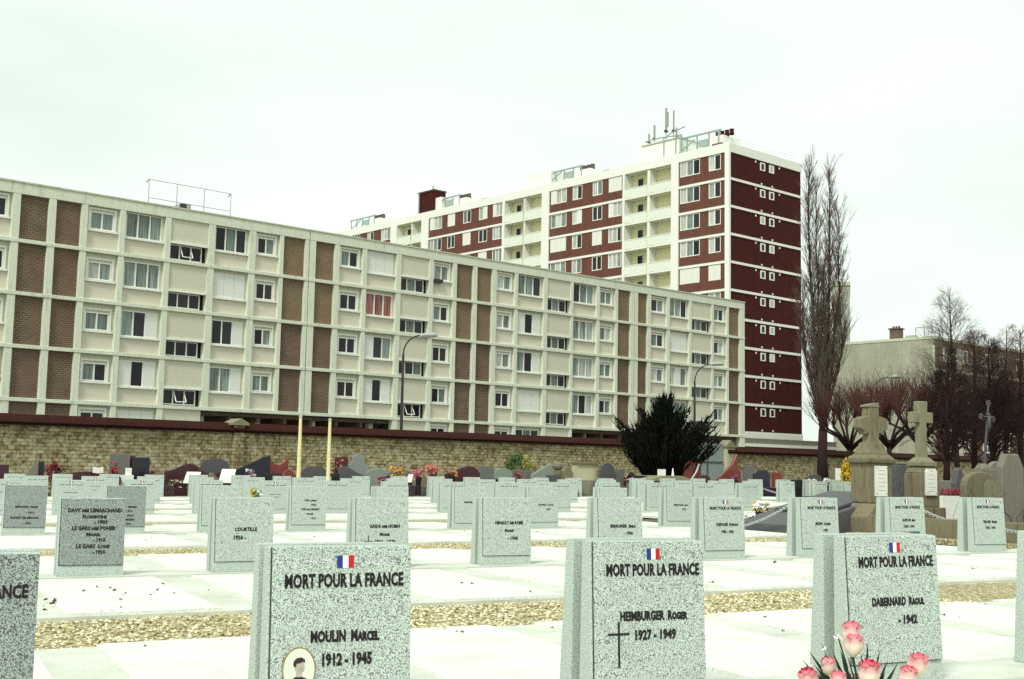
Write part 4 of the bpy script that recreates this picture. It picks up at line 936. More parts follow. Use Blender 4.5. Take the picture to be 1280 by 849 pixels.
def tilted_plaque(label, px, py, wpx, hpx, D=50.2, mat='marble'):
    pm = onD(px, D); Y = pm.y; c = gpt(px, py, Y); t = thing('grave_plaque', label, 'plaque', pm, ROWROT)
    w, h = wpx * px2m(Y), hpx * px2m(Y); z0 = c.z - pm.z - h / 2
    b = MB(); b.add([(-w / 2 - .06, 0, z0), (w / 2 - .12, 0, z0), (w / 2 + .06, .3, z0 + h), (-w / 2 + .14, .3, z0 + h), (-w / 2 - .06, .05, z0 - .03), (w / 2 - .12, .05, z0 - .03), (w / 2 + .06, .35, z0 + h - .03), (-w / 2 + .14, .35, z0 + h - .03)],
        [(0, 1, 2, 3), (4, 7, 6, 5), (0, 4, 5, 1), (1, 5, 6, 2), (2, 6, 7, 3), (3, 7, 4, 0)]); b.build('panel', M[mat], t)
    b = MB(); b.box(-w * .35, w * .35, .06, .4, 0, z0 - .03); b.build('support', M['g_dgrey'], t); return t

old_grave('low dark red gravestone at the left edge of the photo, below the wall', -6, 9, 581, 'flat', 'g_maroon', 52)
old_grave('low grey-brown gravestone sloping up to a dark block, left of the heather', 31, 46, 576, 'left', 's_oldgrey', 52)
old_grave('narrow black block standing left of the dark red heather', 46.5, 54, 577, 'flat', 'g_black', 52.1, slab=0)
old_grave('low wide dark maroon tomb right of the heather bush', 86, 131, 590, 'lowarch', 'g_maroon', 51)
t = thing('stone_book', 'small open white stone book on the low maroon tomb', 'stone book', onD(122, 50.6), ROWROT)
zz = gpt(122, 591, t.location.y).z - t.location.z
b = MB(); b.prism([(-.2, zz), (-.19, zz + .24), (0, zz + .19), (.19, zz + .24), (.2, zz), (0, zz - .03)], 0, .06, 'y'); b.build('pages', M['marble'], t)
b = MB(); b.box(-.12, .12, .0, .25, 0, zz - .02); b.build('stand', M['g_maroon'], t)
old_grave('tall grey gravestone with a dark cap, red blossoms at its left side', 138, 160, 567, 'flat', 'g_grey', 52.4, th=.25)
t = old_grave('narrow maroon gravestone squeezed between the grey capped and the square black ones', 160, 167, 570, 'flat', 'g_maroon', 53)
flowers('tall red-flowered plant against the grey capped gravestone', 142, 588, 10, 24, ['red', 'dred'], 51.4, 3)
old_grave('square nearly black gravestone with a greenish sheen right of the grey capped one', 166.5, 185, 572, 'flat', 'g_black', 52.4, th=.22)
old_grave('small dark lump of a gravestone low beside the square black one', 186, 194, 588, 'peak', 'g_maroon', 51)
t = thing('memorial_box', 'white box-shaped memorial peeping over the headstones near the left', 'memorial', onD(158, 50), ROWROT); zz = gpt(158, 594, t.location.y).z - t.location.z
b = MB(); b.box(-.27, .27, 0, .3, 0, zz); b.build('box', M['marble'], t); b = MB(); b.box(-.02, .2, .1, .28, zz, zz + .28); b.build('small_plaque', M['marble'], t)
old_grave('dark maroon gravestone with a wavy top rising to the right', 208, 249, 580, 'wave', 'g_maroon', 52.2, slab=2.1, slabh=.55)
flowers('wreath of green, red and white flowers on the dark maroon tomb', 224, 606, 24, 11, ['green', 'orange', 'white', 'green'], 50.3, 7, n=44, name='flower_wreath')
tilted_plaque('white slanted plaque leaning on the wavy maroon grave', 241, 597, 20, 14, 50.0)
old_grave('grey arched gravestone behind a dark curved one', 252, 284, 573, 'lowarch', 'g_dgrey', 53.5)
old_grave('dark brown low gravestone with a dipping top in front of the grey arch', 249, 280, 585, 'dip', 'g_maroon', 51.6)
tilted_plaque('white slanted plaque in front of the black grave, right of the grey arch', 285, 595, 20, 17, 49.9)
old_grave('large black gravestone with a slanting top, left of the dark red winged one', 296, 336, 570, 'rslope', 'g_black', 52.4)
old_grave('dark red gravestone with a broad flat top, behind the left yellow pole', 334, 359, 570, 'dip', 'g_red', 53)
flowers('grey and white flower bunch before the large black gravestone', 312, 592, 12, 12, ['violet', 'white'], 50.2, 9)
old_grave('low dark red gravestone left of the left yellow pole', 352, 370, 587, 'peak', 'g_red', 51.2)
old_grave('grey low gravestone between the two yellow poles', 378, 408, 583, 'lowarch', 'g_dgrey', 51.5)
old_grave('dark gravestone with red flowers just right of the right yellow pole', 419, 434, 572, 'flat', 'g_maroon', 54)
flowers('rust-red dried bouquet right of the right yellow pole', 421, 585, 12, 20, ['dred', 'orange', 'dred'], 52, 4)
old_grave('pale green gravestone with a shouldered peak, tallest against the wall', 434, 461, 566, 'shoulder', 'g_pale', 54.5)
old_grave('blue-grey speckled gravestone with a rolling top in front of the pale peaked one', 424, 459, 583, 'slope', 'g_dgrey', 51, smat='g_dgrey')
old_grave('wide plain grey-green gravestone right of the rolling blue-grey one', 459, 484, 586, 'lowarch', 'g_pale', 52)
old_grave('wide low grey gravestone behind the yellow and pink flowers', 486, 515, 587, 'lowarch', 'g_grey', 53)
flowers('dark red flower cluster on the grey-green grave', 479, 602, 14, 11, ['red', 'dred'], 50.2, 11)
flowers('yellow and orange artificial flowers in a dark pot', 497, 590, 17, 11, ['yellow', 'orange', 'yellow'], 51.2, 12, n=30)
tilted_plaque('small white plaque left of the pink flowers', 514, 598, 8, 10, 51)
flowers('bright pink flowers in a dark vase', 523, 592, 9, 9, ['pink', 'pink'], 50.6, 13, n=18)
flowers('coral and red bouquet in a dark vase, largest of the middle bouquets', 541, 588, 17, 12, ['coral', 'red', 'coral'], 50.8, 14, n=34)
old_grave('dark maroon gravestone with a humped right top, beside the coral bouquet', 557, 600, 583, 'wave', 'g_maroon', 52)
flowers('yellow and pink small flowers on the humped maroon grave', 565, 592, 12, 7, ['yellow', 'coral'], 50.9, 15, n=16)
old_grave('pale grey gravestone right of the humped maroon one', 600, 617, 583, 'flat', 'g_grey', 53)
old_grave('dark low tomb with an overhanging slab, below the pale grey gravestone', 592, 628, 599, 'flat', 'g_black', 48.9, slab=0)
old_grave('grey-green wide gravestone under the round green shrub', 617, 641, 586, 'lowarch', 'g_pale', 53)
flowers('flat bright red flower cushion under the green shrub', 631, 601, 20, 5, ['red', 'coral'], 49.6, 16, n=34)
flowers('dark red and coral bouquet right of the red flower cushion', 648, 595, 9, 12, ['red', 'dred'], 50, 17, n=22)
old_grave('pale green-grey gravestone with a sloping top right of the shrub', 664, 691, 580, 'rslope', 'g_pale', 52.5)
old_grave('dull grey gravestone low under the shrub, between two pale ones', 641, 665, 588, 'flat', 'g_grey', 53)
t = thing('stone_urn', 'round dark stone urn on a slim pedestal by the wall', 'urn', onD(697, 51), ROWROT, None); zz = gpt(697, 588, t.location.y).z - t.location.z
b = MB(); b.lathe([(.24, 0), (.24, .12), (.14, .2), (.12, zz - .3), (.2, zz - .2), (.2, zz)], (0, 0, 0), 10); b.build('pedestal', M['s_old'], t)
b = MB(); b.blob((0, 0, zz + .2), .26, .26, .22, random.Random(3), 6, 10, .05); b.build('bowl', M['s_oldgrey'], t)
old_grave('small brown gravestone between the stone urn and the cream one', 703, 717, 583, 'peak', 's_old', 53)
t = old_grave('cream stone tomb with a dark flat cap', 720, 746, 580, 'flat', 's_cream', 53.5, th=.5)
h_ = gpt(733, 580, t.location.y).z - t.location.z
b = MB(); b.box(-.62, .62, -.12, .62, h_, h_ + .1); b.build('cap', M['s_old'], t)
old_grave('rounded grey gravestone between the cream tomb and the conifer', 749, 770, 579, 'arch', 'g_dgrey', 53)
old_grave('narrow grey gravestone right of the rounded one', 771, 780, 587, 'flat', 'g_grey', 53)
old_grave('dark low gravestone under the left side of the conifer', 781, 797, 590, 'peak', 'g_maroon', 52)
old_grave('wide low flat grey tomb in front of the rounded gravestone', 700, 768, 601, 'flat', 's_oldgrey', 48.7, th=.5, slab=0)
t = thing('flat_tomb', 'wide pale flat tomb with small white ornaments under the conifer', 'grave', onD(831, 50), ROWROT, OLDG); Yt = t.location.y; zz = gpt(831, 600, Yt).z - t.location.z
b = MB(); b.box(-1.3, 1.3, -.5, 1.4, 0, zz - .05); b.build('base', M['s_oldgrey'], t, bevel=.02)
b = MB(); b.prism([(-1.4, zz - .05), (-.5, zz + .2), (.6, zz + .2), (1.4, zz - .05)], -.6, 1.5, 'y'); b.build('slab', M['s_oldpale'], t, bevel=.01)
b = MB(); b.box(-.35, .05, 0, .1, zz + .2, zz + .5); b.build('ornament', M['marble'], t); b = MB(); b.lathe([(.07, 0), (.05, .15), (.02, .36)], (.45, 0, zz + .2), 8); b.build('ornament', M['marble'], t)
# the sculpted red granite pair
t = thing('sculpted_grave', 'red-brown sculpted granite grave with a round knob and spike, right of the conifer', 'grave', onD(866, 51.5), ROWROT, OLDG); Yt = t.location.y; m = px2m(Yt); z_ = lambda y: gpt(866, y, Yt).z - t.location.z
b = MB(); b.prism([(-.55, 0), (.75, 0), (.5, z_(590)), (.55, z_(580)), (.35, z_(572)), (.1, z_(579)), (-.15, z_(575)), (-.45, z_(580)), (-.5, z_(592))], 0, .3, 'y'); b.build('headstone', M['g_red'], t, bevel=.03)
b = MB(); b.box(-.7, .9, -1.9, -.01, 0, .4); b.build('tomb_slab', M['g_red'], t, bevel=.02)
b = MB(); b.tube([(-.3, -.1, .6), (.1, -.15, z_(590)), (.3, -.1, z_(580))], .05, 6); b.build('metal_cross', M['chain'], t)
old_grave('red-brown granite grave sweeping up to a sharp point, beside the blue-grey gate', 879, 929, 568, 'swoosh', 'g_red', 51.5, slab=1.8, slabh=.4)
flowers('dark blue vase on the sweeping red-brown grave', 919, 597, 9, 7, ['violet'], 50.4, 19, n=10, name='vase', cat='vase')
old_grave('grey rough pillar-like gravestone right of the sweeping red grave', 930, 944, 582, 'flat', 'g_grey', 53)
old_grave('dark navy gravestone with clipped corners right of the grey pillar', 942, 964, 588, 'chamfer', 'g_navy', 50)
old_grave('small dark red gravestone beside the navy one', 966, 978, 591, 'flat', 'g_red', 51.5)
old_grave('low grey-brown gravestone with a small peak, before the right part of the wall', 979, 992, 596, 'peak', 's_oldgrey', 52)
old_grave('low grey arched tomb left of the poplar trunk', 1008, 1029, 593, 'lowarch', 'g_dgrey', 53)
flowers('white flower pot in front of the low grey arched tomb', 1014, 602, 9, 6, ['white'], 50, 20, n=14)
old_grave('small grey gravestone just right of the poplar trunk', 1029, 1039, 597, 'peak', 'g_grey', 53)
flowers('white blooms before the brown slab stone, left of the lichened monument', 1035, 603, 9, 8, ['white', 'white'], 49.6, 21, n=18)
t = old_grave('brown gravestone carrying a white plaque, left of the lichened monument', 1040, 1054, 586, 'flat', 's_old', 52)
b = MB(); b.box(-.16, .2, -.03, -.001, .75, 1.45); b.build('plaque', M['marble'], t)

old_grave('low black tomb under the wall between the heather bush and the maroon tomb', 76, 90, 594, 'flat', 'g_black', 51)
old_grave('low dark red tomb below the grey capped gravestone', 128, 150, 593, 'lowarch', 'g_maroon', 49.8)
old_grave('low maroon tomb beside the small dark lump gravestone', 190, 207, 593, 'flat', 'g_maroon', 50.2)
old_grave('brown low gravestone in the gap right of the left white slanted plaque', 262, 277, 591, 'slope', 's_old', 50.4)
old_grave('black low tomb below the dark red broad gravestone', 330, 352, 592, 'flat', 'g_black', 50)
old_grave('dark low tomb right of the right yellow pole', 411, 424, 592, 'flat', 'g_black', 50)
old_grave('dark tomb behind the yellow flowers', 484, 499, 595, 'flat', 'g_maroon', 50)
old_grave('dark brown low gravestone between the pink and the coral bouquets', 527, 538, 593, 'slope', 's_old', 52)
old_grave('dark grey low tomb right of the pale sloping gravestone', 684, 702, 594, 'flat', 'g_dgrey', 49.6)
old_grave('black low tomb at the foot of the conifer', 793, 818, 595, 'flat', 'g_black', 50.5)
old_grave('dark maroon tomb low before the blue-grey gate', 872, 889, 594, 'lowarch', 'g_maroon', 50)
old_grave('dark low tomb between the small dark red gravestone and the low grey arched tomb', 990, 1009, 600, 'flat', 'g_black', 49.6)

# ------------------------------------------------------------------ the chained enclosure at the right
def grd(x, y):
    d = ray(x, y); t_ = -EYE / (d.z - TX * d.x); return Vector((0, 0, EYE)) + d * t_
b = MB(); 
for (Da, Db, s0_) in ((14.2, 18.9, 16.95),): rbox(b, Da, Db, s0_, s0_ + .18, -.05, .40)
tag(b.build('kerb_wall', M['s_old'], bevel=.01), 'low brown kerb wall round the old graves, under the hanging chain', 'kerb wall')
b = MB(); rbox(b, 14.2, 19.1, 16.55, 16.9, -.03, .06); tag(b.build('border_strip', M['gravel']), kind='structure')
# dark sloping slab grave
b = MB(); P = [rowpt(19.7, 15.85), rowpt(19.7, 18.4), rowpt(21.75, 18.4), rowpt(21.75, 15.85)]; hs = (.16, .78, .78, .16)
t = thing('slab_grave', 'dark slate-grey sloping slab grave behind the chain, between two flagged headstones', 'grave', tuple(P[0]), ROWROT)
b.add([(0, 0, 0), (2.55, 0, 0), (2.55, 2.05, 0), (0, 2.05, 0), (0, 0, .16), (2.55, 0, .80), (2.55, 2.05, .80), (0, 2.05, .16)], [(4, 5, 6, 7), (0, 1, 5, 4), (1, 2, 6, 5), (2, 3, 7, 6), (3, 0, 4, 7)]); b.build('slab', M['g_dgrey'], t, bevel=.015)
b = MB(); b.add([(.9, .2, .41), (2.4, .2, .787), (2.4, 1.85, .787), (.9, 1.85, .41), (.9, .2, .46), (2.4, .2, .835), (2.4, 1.85, .835), (.9, 1.85, .46)], [(4, 5, 6, 7), (0, 1, 5, 4), (1, 2, 6, 5), (2, 3, 7, 6), (3, 0, 4, 7)]); b.build('raised_panel', M['g_dgrey'], t, bevel=.01)
flowers('loose white and yellow flower spray at the head of the slate-grey slab', 952, 634, 22, 12, ['white', 'white', 'yellow'], Y=27.6, seed=22, n=60, name='flower_spray')
flowers('small white flowers at the lower corner of the slate-grey slab', 935, 648, 9, 8, ['white'], Y=26.6, seed=23, n=20, name='flower_spray')
def chain(label, a, c, sag, lk=.085):
    pts = []; L = (c - a).length; n = max(6, int(L / (lk * .62)))
    b = MB(); b.smooth = True
    for i in range(n):
        f = (i + .5) / n; q = a.lerp(c, f); q.z -= sag * 4 * f * (1 - f); g_ = (c - a) / L; g_ = (g_ + Vector((0, 0, -sag * 4 * (1 - 2 * f) / L))).normalized()
        s_ = Vector((0, 0, 1)).cross(g_).normalized(); u_ = g_.cross(s_); o_ = (s_ if i % 2 else u_) ; o_ = (s_ + u_).normalized() if i % 2 else (s_ - u_).normalized()
        ring = [q + g_ * cos(t_) * lk * .5 + o_ * sin(t_) * lk * .3 for t_ in [2 * pi * k / 8 for k in range(9)]]
        b.tube(ring, .0105, 4, False)
    tag(b.build('hanging_chain', M['chain']), label, 'chain', 'chains round the old graves')
def atpx(x, y, Y): return gpt(x, y, Y)
chain('metal chain rising across the slate-grey slab grave', atpx(931, 657, 25.9), atpx(990, 629, 24.4), .05)
chain('metal chain hanging before the brown kerb wall, between two flagged headstones', atpx(1150, 636, 23.3), atpx(1200, 655, 22.3), .03)
chain('short piece of metal chain at the right edge, right of the last flagged headstone', atpx(1252, 661, 21.2), atpx(1290, 663, 20.4), .04)
chain('thin chain in front of the navy gravestone', atpx(955, 611, 50), atpx(975, 617, 50.4), .02, .12)
for (x_, y_, Y, zt, lab) in ((1150, 636, 23.3, .62, 'chain post hidden behind the headstone left of the hanging chain'), (1203, 656, 22.3, .62, 'chain post behind the last flagged headstone')):
    q = gpt(x_, y_, Y); t = thing('chain_post', lab, 'post', (q.x, q.y, G(q.x, q.y))); b = MB(); b.lathe([(.05, 0), (.04, .05), (.035, q.z - t.location.z), (.045, q.z - t.location.z + .03), (.01, q.z - t.location.z + .07)], (0, 0, 0), 8); b.build('shaft', M['iron'], t)
# lichened cross monument
B0 = grd(1085, 668); Y0 = B0.y + .75; m = px2m(Y0)
def loc(px, py, x0=1089): p_ = gpt(px, py, Y0); c_ = gpt(x0, py, Y0); return (p_.x - c_.x) / cos(ROWROT) * .98, p_.z
pm = gpt(1089, 600, Y0); t = thing('stone_cross', 'tall lichened brown stone cross on a stepped pedestal, left of the grey stone cross', 'stone cross', (pm.x, Y0, 0), ROWROT)
Z_ = lambda y: gpt(1089, y, Y0).z
b = MB(); b.prism([(-.68, -.05), (.60, -.05), (.60, Z_(645)), (.50, Z_(629)), (-.45, Z_(629)), (-.68, Z_(645))], -.62, .62, 'y'); b.build('step', M['s_old'], t, bevel=.02)
b = MB(); b.box(-.31, .31, -.28, .28, Z_(629), Z_(578)); b.build('pedestal', M['s_old'], t, bevel=.02)
b = MB()
def frust(b, w0, w1, z0, z1, d=.9): b.add([(-w0, -w0 * d, z0), (w0, -w0 * d, z0), (w0, w0 * d, z0), (-w0, w0 * d, z0), (-w1, -w1 * d, z1), (w1, -w1 * d, z1), (w1, w1 * d, z1), (-w1, w1 * d, z1)], [(0, 3, 2, 1), (4, 5, 6, 7), (0, 1, 5, 4), (1, 2, 6, 5), (2, 3, 7, 6), (3, 0, 4, 7)])
frust(b, .37, .39, Z_(579), Z_(574)); frust(b, .36, .27, Z_(574), Z_(568)); frust(b, .26, .17, Z_(568), Z_(553)); b.build('cornice', M['s_old'], t, bevel=.012)
zc = Z_(529); za = Z_(519); zb_ = Z_(538)
pr = [(-.15, Z_(554)), (.15, Z_(554)), (.125, Z_(543)), (.16, Z_(541.5)), (.23, Z_(544)), (.25, Z_(540)), (.37, Z_(536)), (.37, Z_(524)), (.22, Z_(521)), (.15, Z_(521)), (.13, Z_(509)), (-.13, Z_(509)), (-.15, Z_(521)), (-.22, Z_(521)), (-.37, Z_(524)), (-.37, Z_(536)), (-.25, Z_(540)), (-.23, Z_(544)), (-.16, Z_(541.5)), (-.125, Z_(543))]
b = MB(); b.prism(pr, -.11, .11, 'y'); b.build('cross', M['s_old'], t, bevel=.015)
b = MB(); b.prism([(-.17, Z_(509)), (.15, Z_(509)), (.10, Z_(506)), (.14, Z_(503.5)), (-.02, Z_(505)), (-.17, Z_(507))], -.12, .12, 'y'); b.build('broken_tip', M['s_oldpale'], t)
b = MB(); b.box(-.17, .14, -.325, -.282, Z_(620), Z_(582.5)); pq = b.build('plaque', M['marble'], t)
for (u, v) in ((-.15, 585), (.11, 585), (-.15, 617), (.11, 617)):
    b = MB(); b.box(u, u + .018, -.33, -.3255, Z_(v) - .009, Z_(v) + .009); b.build('plaque_stud', M['iron'], pq)
b = MB(); 
for i in range(6): z_ = Z_(588 + i * 5); b.box(-.10, -.10 + .16 + .04 * (i % 2), -.3275, -.3252, z_, z_ + .010)
b.build('faded_inscription', M['marks'], pq)
# grey stone cross
Y0 = 26.4; pm = gpt(1152, 600, Y0); t = thing('stone_cross', 'slimmer grey stone cross with a shaped white plaque, right of the lichened one', 'stone cross', (pm.x, Y0, 0), ROWROT)
Z_ = lambda y: gpt(1152, y, Y0).z; ox = -.09
b = MB(); b.box(-.40, .36, -.33, .33, -.05, Z_(634)); b.build('base', M['s_old'], t, bevel=.015)
b = MB(); b.box(-.27, .27, -.25, .25, Z_(634), Z_(592)); frust(b, .27, .19, Z_(592), Z_(583)); b.build('pedestal', M['s_old'], t, bevel=.02)
b = MB(); frust(b, .235, .24, Z_(583), Z_(578)); frust(b, .22, .125, Z_(578), Z_(572)); b.build('cornice', M['s_oldpale'], t, bevel=.01)
k_ = .018
b = MB(); b.prism([(-.115, Z_(573)), (.115, Z_(573)), (.09, Z_(529)), (.28, Z_(529)), (.28, Z_(515.5)), (.12, Z_(515.5)), (.13, Z_(502)), (-.13, Z_(502)), (-.12, Z_(515.5)), (-.30, Z_(515.5)), (-.30, Z_(529)), (-.09, Z_(529))], -.08, .08, 'y'); b.build('cross', M['s_oldpale'], t, bevel=.012)
b = MB(); b.prism([(-.16, Z_(619)), (.15, Z_(619)), (.15, Z_(590)), (.11, Z_(586)), (-.12, Z_(586)), (-.16, Z_(590))], -.295, -.252, 'y'); pq = b.build('plaque', M['marble'], t)
for (u, v) in ((-.01, 588.5), (-.13, 616), (.11, 616)):
    b = MB(); b.box(u, u + .018, -.30, -.2955, Z_(v) - .009, Z_(v) + .009); b.build('plaque_stud', M['iron'], pq)
b = MB(); 
for i in range(5): z_ = Z_(594 + i * 5); b.box(-.10, -.10 + .15 + .04 * (i % 2), -.2975, -.2952, z_, z_ + .009)
b.build('faded_inscription', M['marks'], pq)
# column between
p_ = gpt(1122, 600, 27.8); t = thing('stone_column', 'grey half-round stone stele between the two stone crosses', 'gravestone', (p_.x, 27.8, 0), ROWROT)
zt = gpt(1122, 580, 27.8).z; b = MB(); b.lathe([(.27, 0), (.27, .3), (.215, .34), (.205, zt - .05), (.19, zt)], (0, 0, 0), 14); b.build('shaft', M['g_dgrey'], t)
b = MB(); b.lathe([(.21, zt), (.21, zt + .04), (.12, zt + .05)], (0, 0, 0), 14); b.build('cap', M['s_oldpale'], t)
p_ = gpt(1118, 655, 24.6); t = thing('broken_stone', 'low rough brown stone behind the three-line headstone', 'stone', (p_.x, 24.6, 0), ROWROT); b = MB(); b.box(-.3, .35, -.2, .3, -.05, .35); b.build('block', M['s_old'], t, bevel=.03)
# flower trough
p_ = gpt(1188, 600, 30); t = thing('flower_trough', 'long trough of dark red flowers behind the hanging chain', 'flower trough', (p_.x, 30, 0), ROWROT); zt = gpt(1188, 620, 30).z
b = MB(); b.box(-.45, .5, -.2, .2, 0, zt); b.build('trough', M['marble'], t)
b = MB(); rg = random.Random(4)
for i in range(110):
    q = Vector((rg.uniform(-.4, .4), rg.uniform(-.15, .15), zt + rg.uniform(0, .16)))
    for k in range(4):
        a = rg.uniform(0, 6.3); e_ = Vector((cos(a), sin(a), rg.uniform(-.2, 1))).normalized() * .05; u = e_.orthogonal().normalized() * .02; b.add([q, q + e_ * .5 - u, q + e_, q + e_ * .5 + u], [(0, 1, 2, 3)])
b.build('blossoms', FL['dred'], t)
# iron crucifix on its stone
Y0 = 27.5; p_ = gpt(1228, 600, Y0); t = thing('iron_crucifix', 'ornate grey iron crucifix leaning above the arched old gravestone', 'crucifix', (p_.x, Y0, 0), ROWROT)
q0, q1 = gpt(1231, 582, Y0), gpt(1239, 504, Y0); s_ = lambda p: Vector((p.x - p_.x, 0, p.z))
A_, B_ = s_(q0), s_(q1); b = MB(); b.tube([A_, A_.lerp(B_, .5), B_], [.03, .026, .022], 6); C_ = A_.lerp(B_, .76); b.tube([C_ - Vector((.19, 0, -.03)), C_ + Vector((.17, 0, -.02))], .024, 6)
b.build('cross_bars', M['iron'], t)
b = MB(); rgc = random.Random(2)
for q in (B_, C_ - Vector((.19, 0, -.03)), C_ + Vector((.17, 0, -.02))):
    for k in range(5): a = 2 * pi * k / 5; b.blob(q + Vector((cos(a) * .045, 0, sin(a) * .045)), .032, .02, .032, rgc, 4, 6, .05)
ring = A_.lerp(B_, .10); b.tube([ring + Vector((cos(a) * .075, 0, sin(a) * .075)) for a in [2 * pi * i / 12 for i in range(13)]], .016, 5)
for k in range(8): b.tube([C_, C_ + Vector((cos(k * pi / 4 + .4) * .13, 0, sin(k * pi / 4 + .4) * .13))], .010, 4)
b.build('scrollwork', M['iron'], t)
b = MB(); b.smooth = True; C2 = C_ + Vector((0, -.05, 0)); b.blob(C2 + Vector((.0, 0, .07)), .03, .03, .04, rgc, 6, 8, 0); b.tube([C2 + Vector((0, 0, .04)), C2 + Vector((-.01, 0, -.08)), C2 + Vector((.01, 0, -.17)), C2 + Vector((-.01, .02, -.33))], [.035, .045, .035, .02], 8); b.tube([C2 + Vector((-.16, .02, .04)), C2 + Vector((0, 0, .01)), C2 + Vector((.15, .02, .02))], [.014, .024, .014], 6)
b.build('figure', M['iron'], t)
b = MB(); b.box(-.16, .24, -.18, .18, -.05, A_.z - .08); frust(b, .14, .07, A_.z - .08, A_.z + .04); b.build('socle', M['s_oldgrey'], t, bevel=.015)
def stele(label, x0, x1, ytop, shape, mat, Y, th=.18, name='old_gravestone'):
    pm = gpt((x0 + x1) / 2, 600, Y); a = gpt(x0, ytop, Y); c = gpt(x1, ytop, Y); w = (c.x - a.x) / cos(ROWROT)
    t = thing(name, label, 'gravestone', (pm.x, Y, 0), ROWROT); b = MB(); b.prism([((u - .5) * w, v * c.z) for u, v in SH_[shape]], 0, th, 'y'); b.build('stone', M[mat], t, bevel=.02)
    b = MB(); b.box(-w * .58, w * .58, -.12, th + .1, -.05, .2); b.build('plinth', M['s_oldgrey'], t); return t, w, c.z
t, w_, h_ = stele('squat arched brown gravestone with a pale worn panel under the iron crucifix', 1203, 1251, 590, 'lowarch', 's_old', 26)
b = MB(); pr = [(.06, .25), (.40, .25), (.40, h_ * .78)] + [(.23 + .17 * cos(a), h_ * .78 + .13 * sin(a)) for a in [pi * i / 8 for i in range(1, 8)]] + [(.06, h_ * .78)]; b.prism(pr, -.02, -.001, 'y'); b.build('worn_panel', M['s_oldpale'], t)
stele('tall grey gravestone with clipped top corners at the right edge', 1250, 1284, 568, 'chamfer', 's_oldgrey', 25)
stele('small dark pointed gravestone left of the squat arched one', 1193, 1208, 584, 'peak', 'g_dgrey', 31)
stele('low wide grey gravestone behind the flower trough', 1172, 1196, 601, 'flat', 's_oldgrey', 36)
stele('grey rounded gravestone far behind the iron crucifix, right of its foot', 1234, 1262, 577, 'lowarch', 's_oldgrey', 40)
t = thing('bare_rose_bush', 'thin bare thorny stems in front of the gravestones at the right', 'bush', (gpt(1222, 600, 24.4).x, 24.4, .1)); b = MB(); rg = random.Random(8)
for i in range(26):
    x_ = rg.uniform(-.5, 1.0); b.tube([(x_, 0, 0), (x_ + rg.uniform(-.2, .2), rg.uniform(-.1, .1), .35), (x_ + rg.uniform(-.45, .45), rg.uniform(-.2, .2), rg.uniform(.5, .95))], [.008, .006, .003], 4)
b.build('stems', M['bark_dark'], t)
# wide dark tomb behind the enclosure
p_ = gpt(1062, 640, 33); t = thing('dark_tomb', 'low black tomb left of the lichened monument pedestal', 'grave', (p_.x, 33, 0), ROWROT); b = MB(); b.box(-.5, .7, -.6, 1.3, -.05, gpt(1062, 622, 33).z); b.build('slab', M['g_black'], t, bevel=.02)
# arrangement on a headstone of the third row's neighbour
p_ = gpt(320, 620, 30.6); t = thing('flower_arrangement', 'small green and cream flower picture leaning on a far headstone, above the 1926 headstone', 'flowers', (p_.x, p_.y, gpt(320, 627, 30.6).z - .0)); b = MB(); b.box(-.13, .13, 0, .03, -.02, .02)
b.build('tray', M['pot'], t)
for c_, o_ in (('green', 0), ('yellow', 1), ('white', 2)):
    b = MB(); rg = random.Random(o_)
    for i in range(22):
        q = Vector((rg.uniform(-.12, .12), rg.uniform(-.03, .03), rg.uniform(.02, .28)))
        for k in range(5): a = rg.uniform(0, 6.3); e_ = Vector((cos(a), -.3, sin(a))).normalized() * .05; u = e_.orthogonal().normalized() * .02; b.add([q, q + e_ * .5 - u, q + e_, q + e_ * .5 + u], [(0, 1, 2, 3)])
    b.build('blossoms', FL[c_], t)
# ------------------------------------------------------------------ rose bouquet in the foreground
YB = 5.25; p_ = gpt(1078, 849, YB); z0 = G(p_.x, YB)
t = thing('rose_bouquet', 'bouquet of pink and cream artificial roses in front of the headstone dated 1942', 'bouquet', (p_.x, YB, z0)); zr_ = lambda x, y, dy=0: Vector((gpt(x, y, YB + dy).x - p_.x, dy, gpt(x, y, YB + dy).z - z0))
b = MB(); b.smooth = True; b.lathe([(.075, 0), (.09, .02), (.10, .18), (.115, .2), (.115, .22), (.09, .22)], (0, 0, 0), 18); b.build('pot', M['pot'], t)
rg = random.Random(12)
roses = [(1064, 787, 0, 12, .0), (1067, 802, -.02, 12, .1), (1036, 829, .02, 10, -.15), (1011, 847, 0, 13, -.3), (1086, 838, -.05, 14, .1), (1048, 849, -.06, 11, -.1), (1146, 828, .02, 13, .35), (1134, 843, -.04, 12, .25), (1070, 851, .05, 10, 0)]
st = MB()
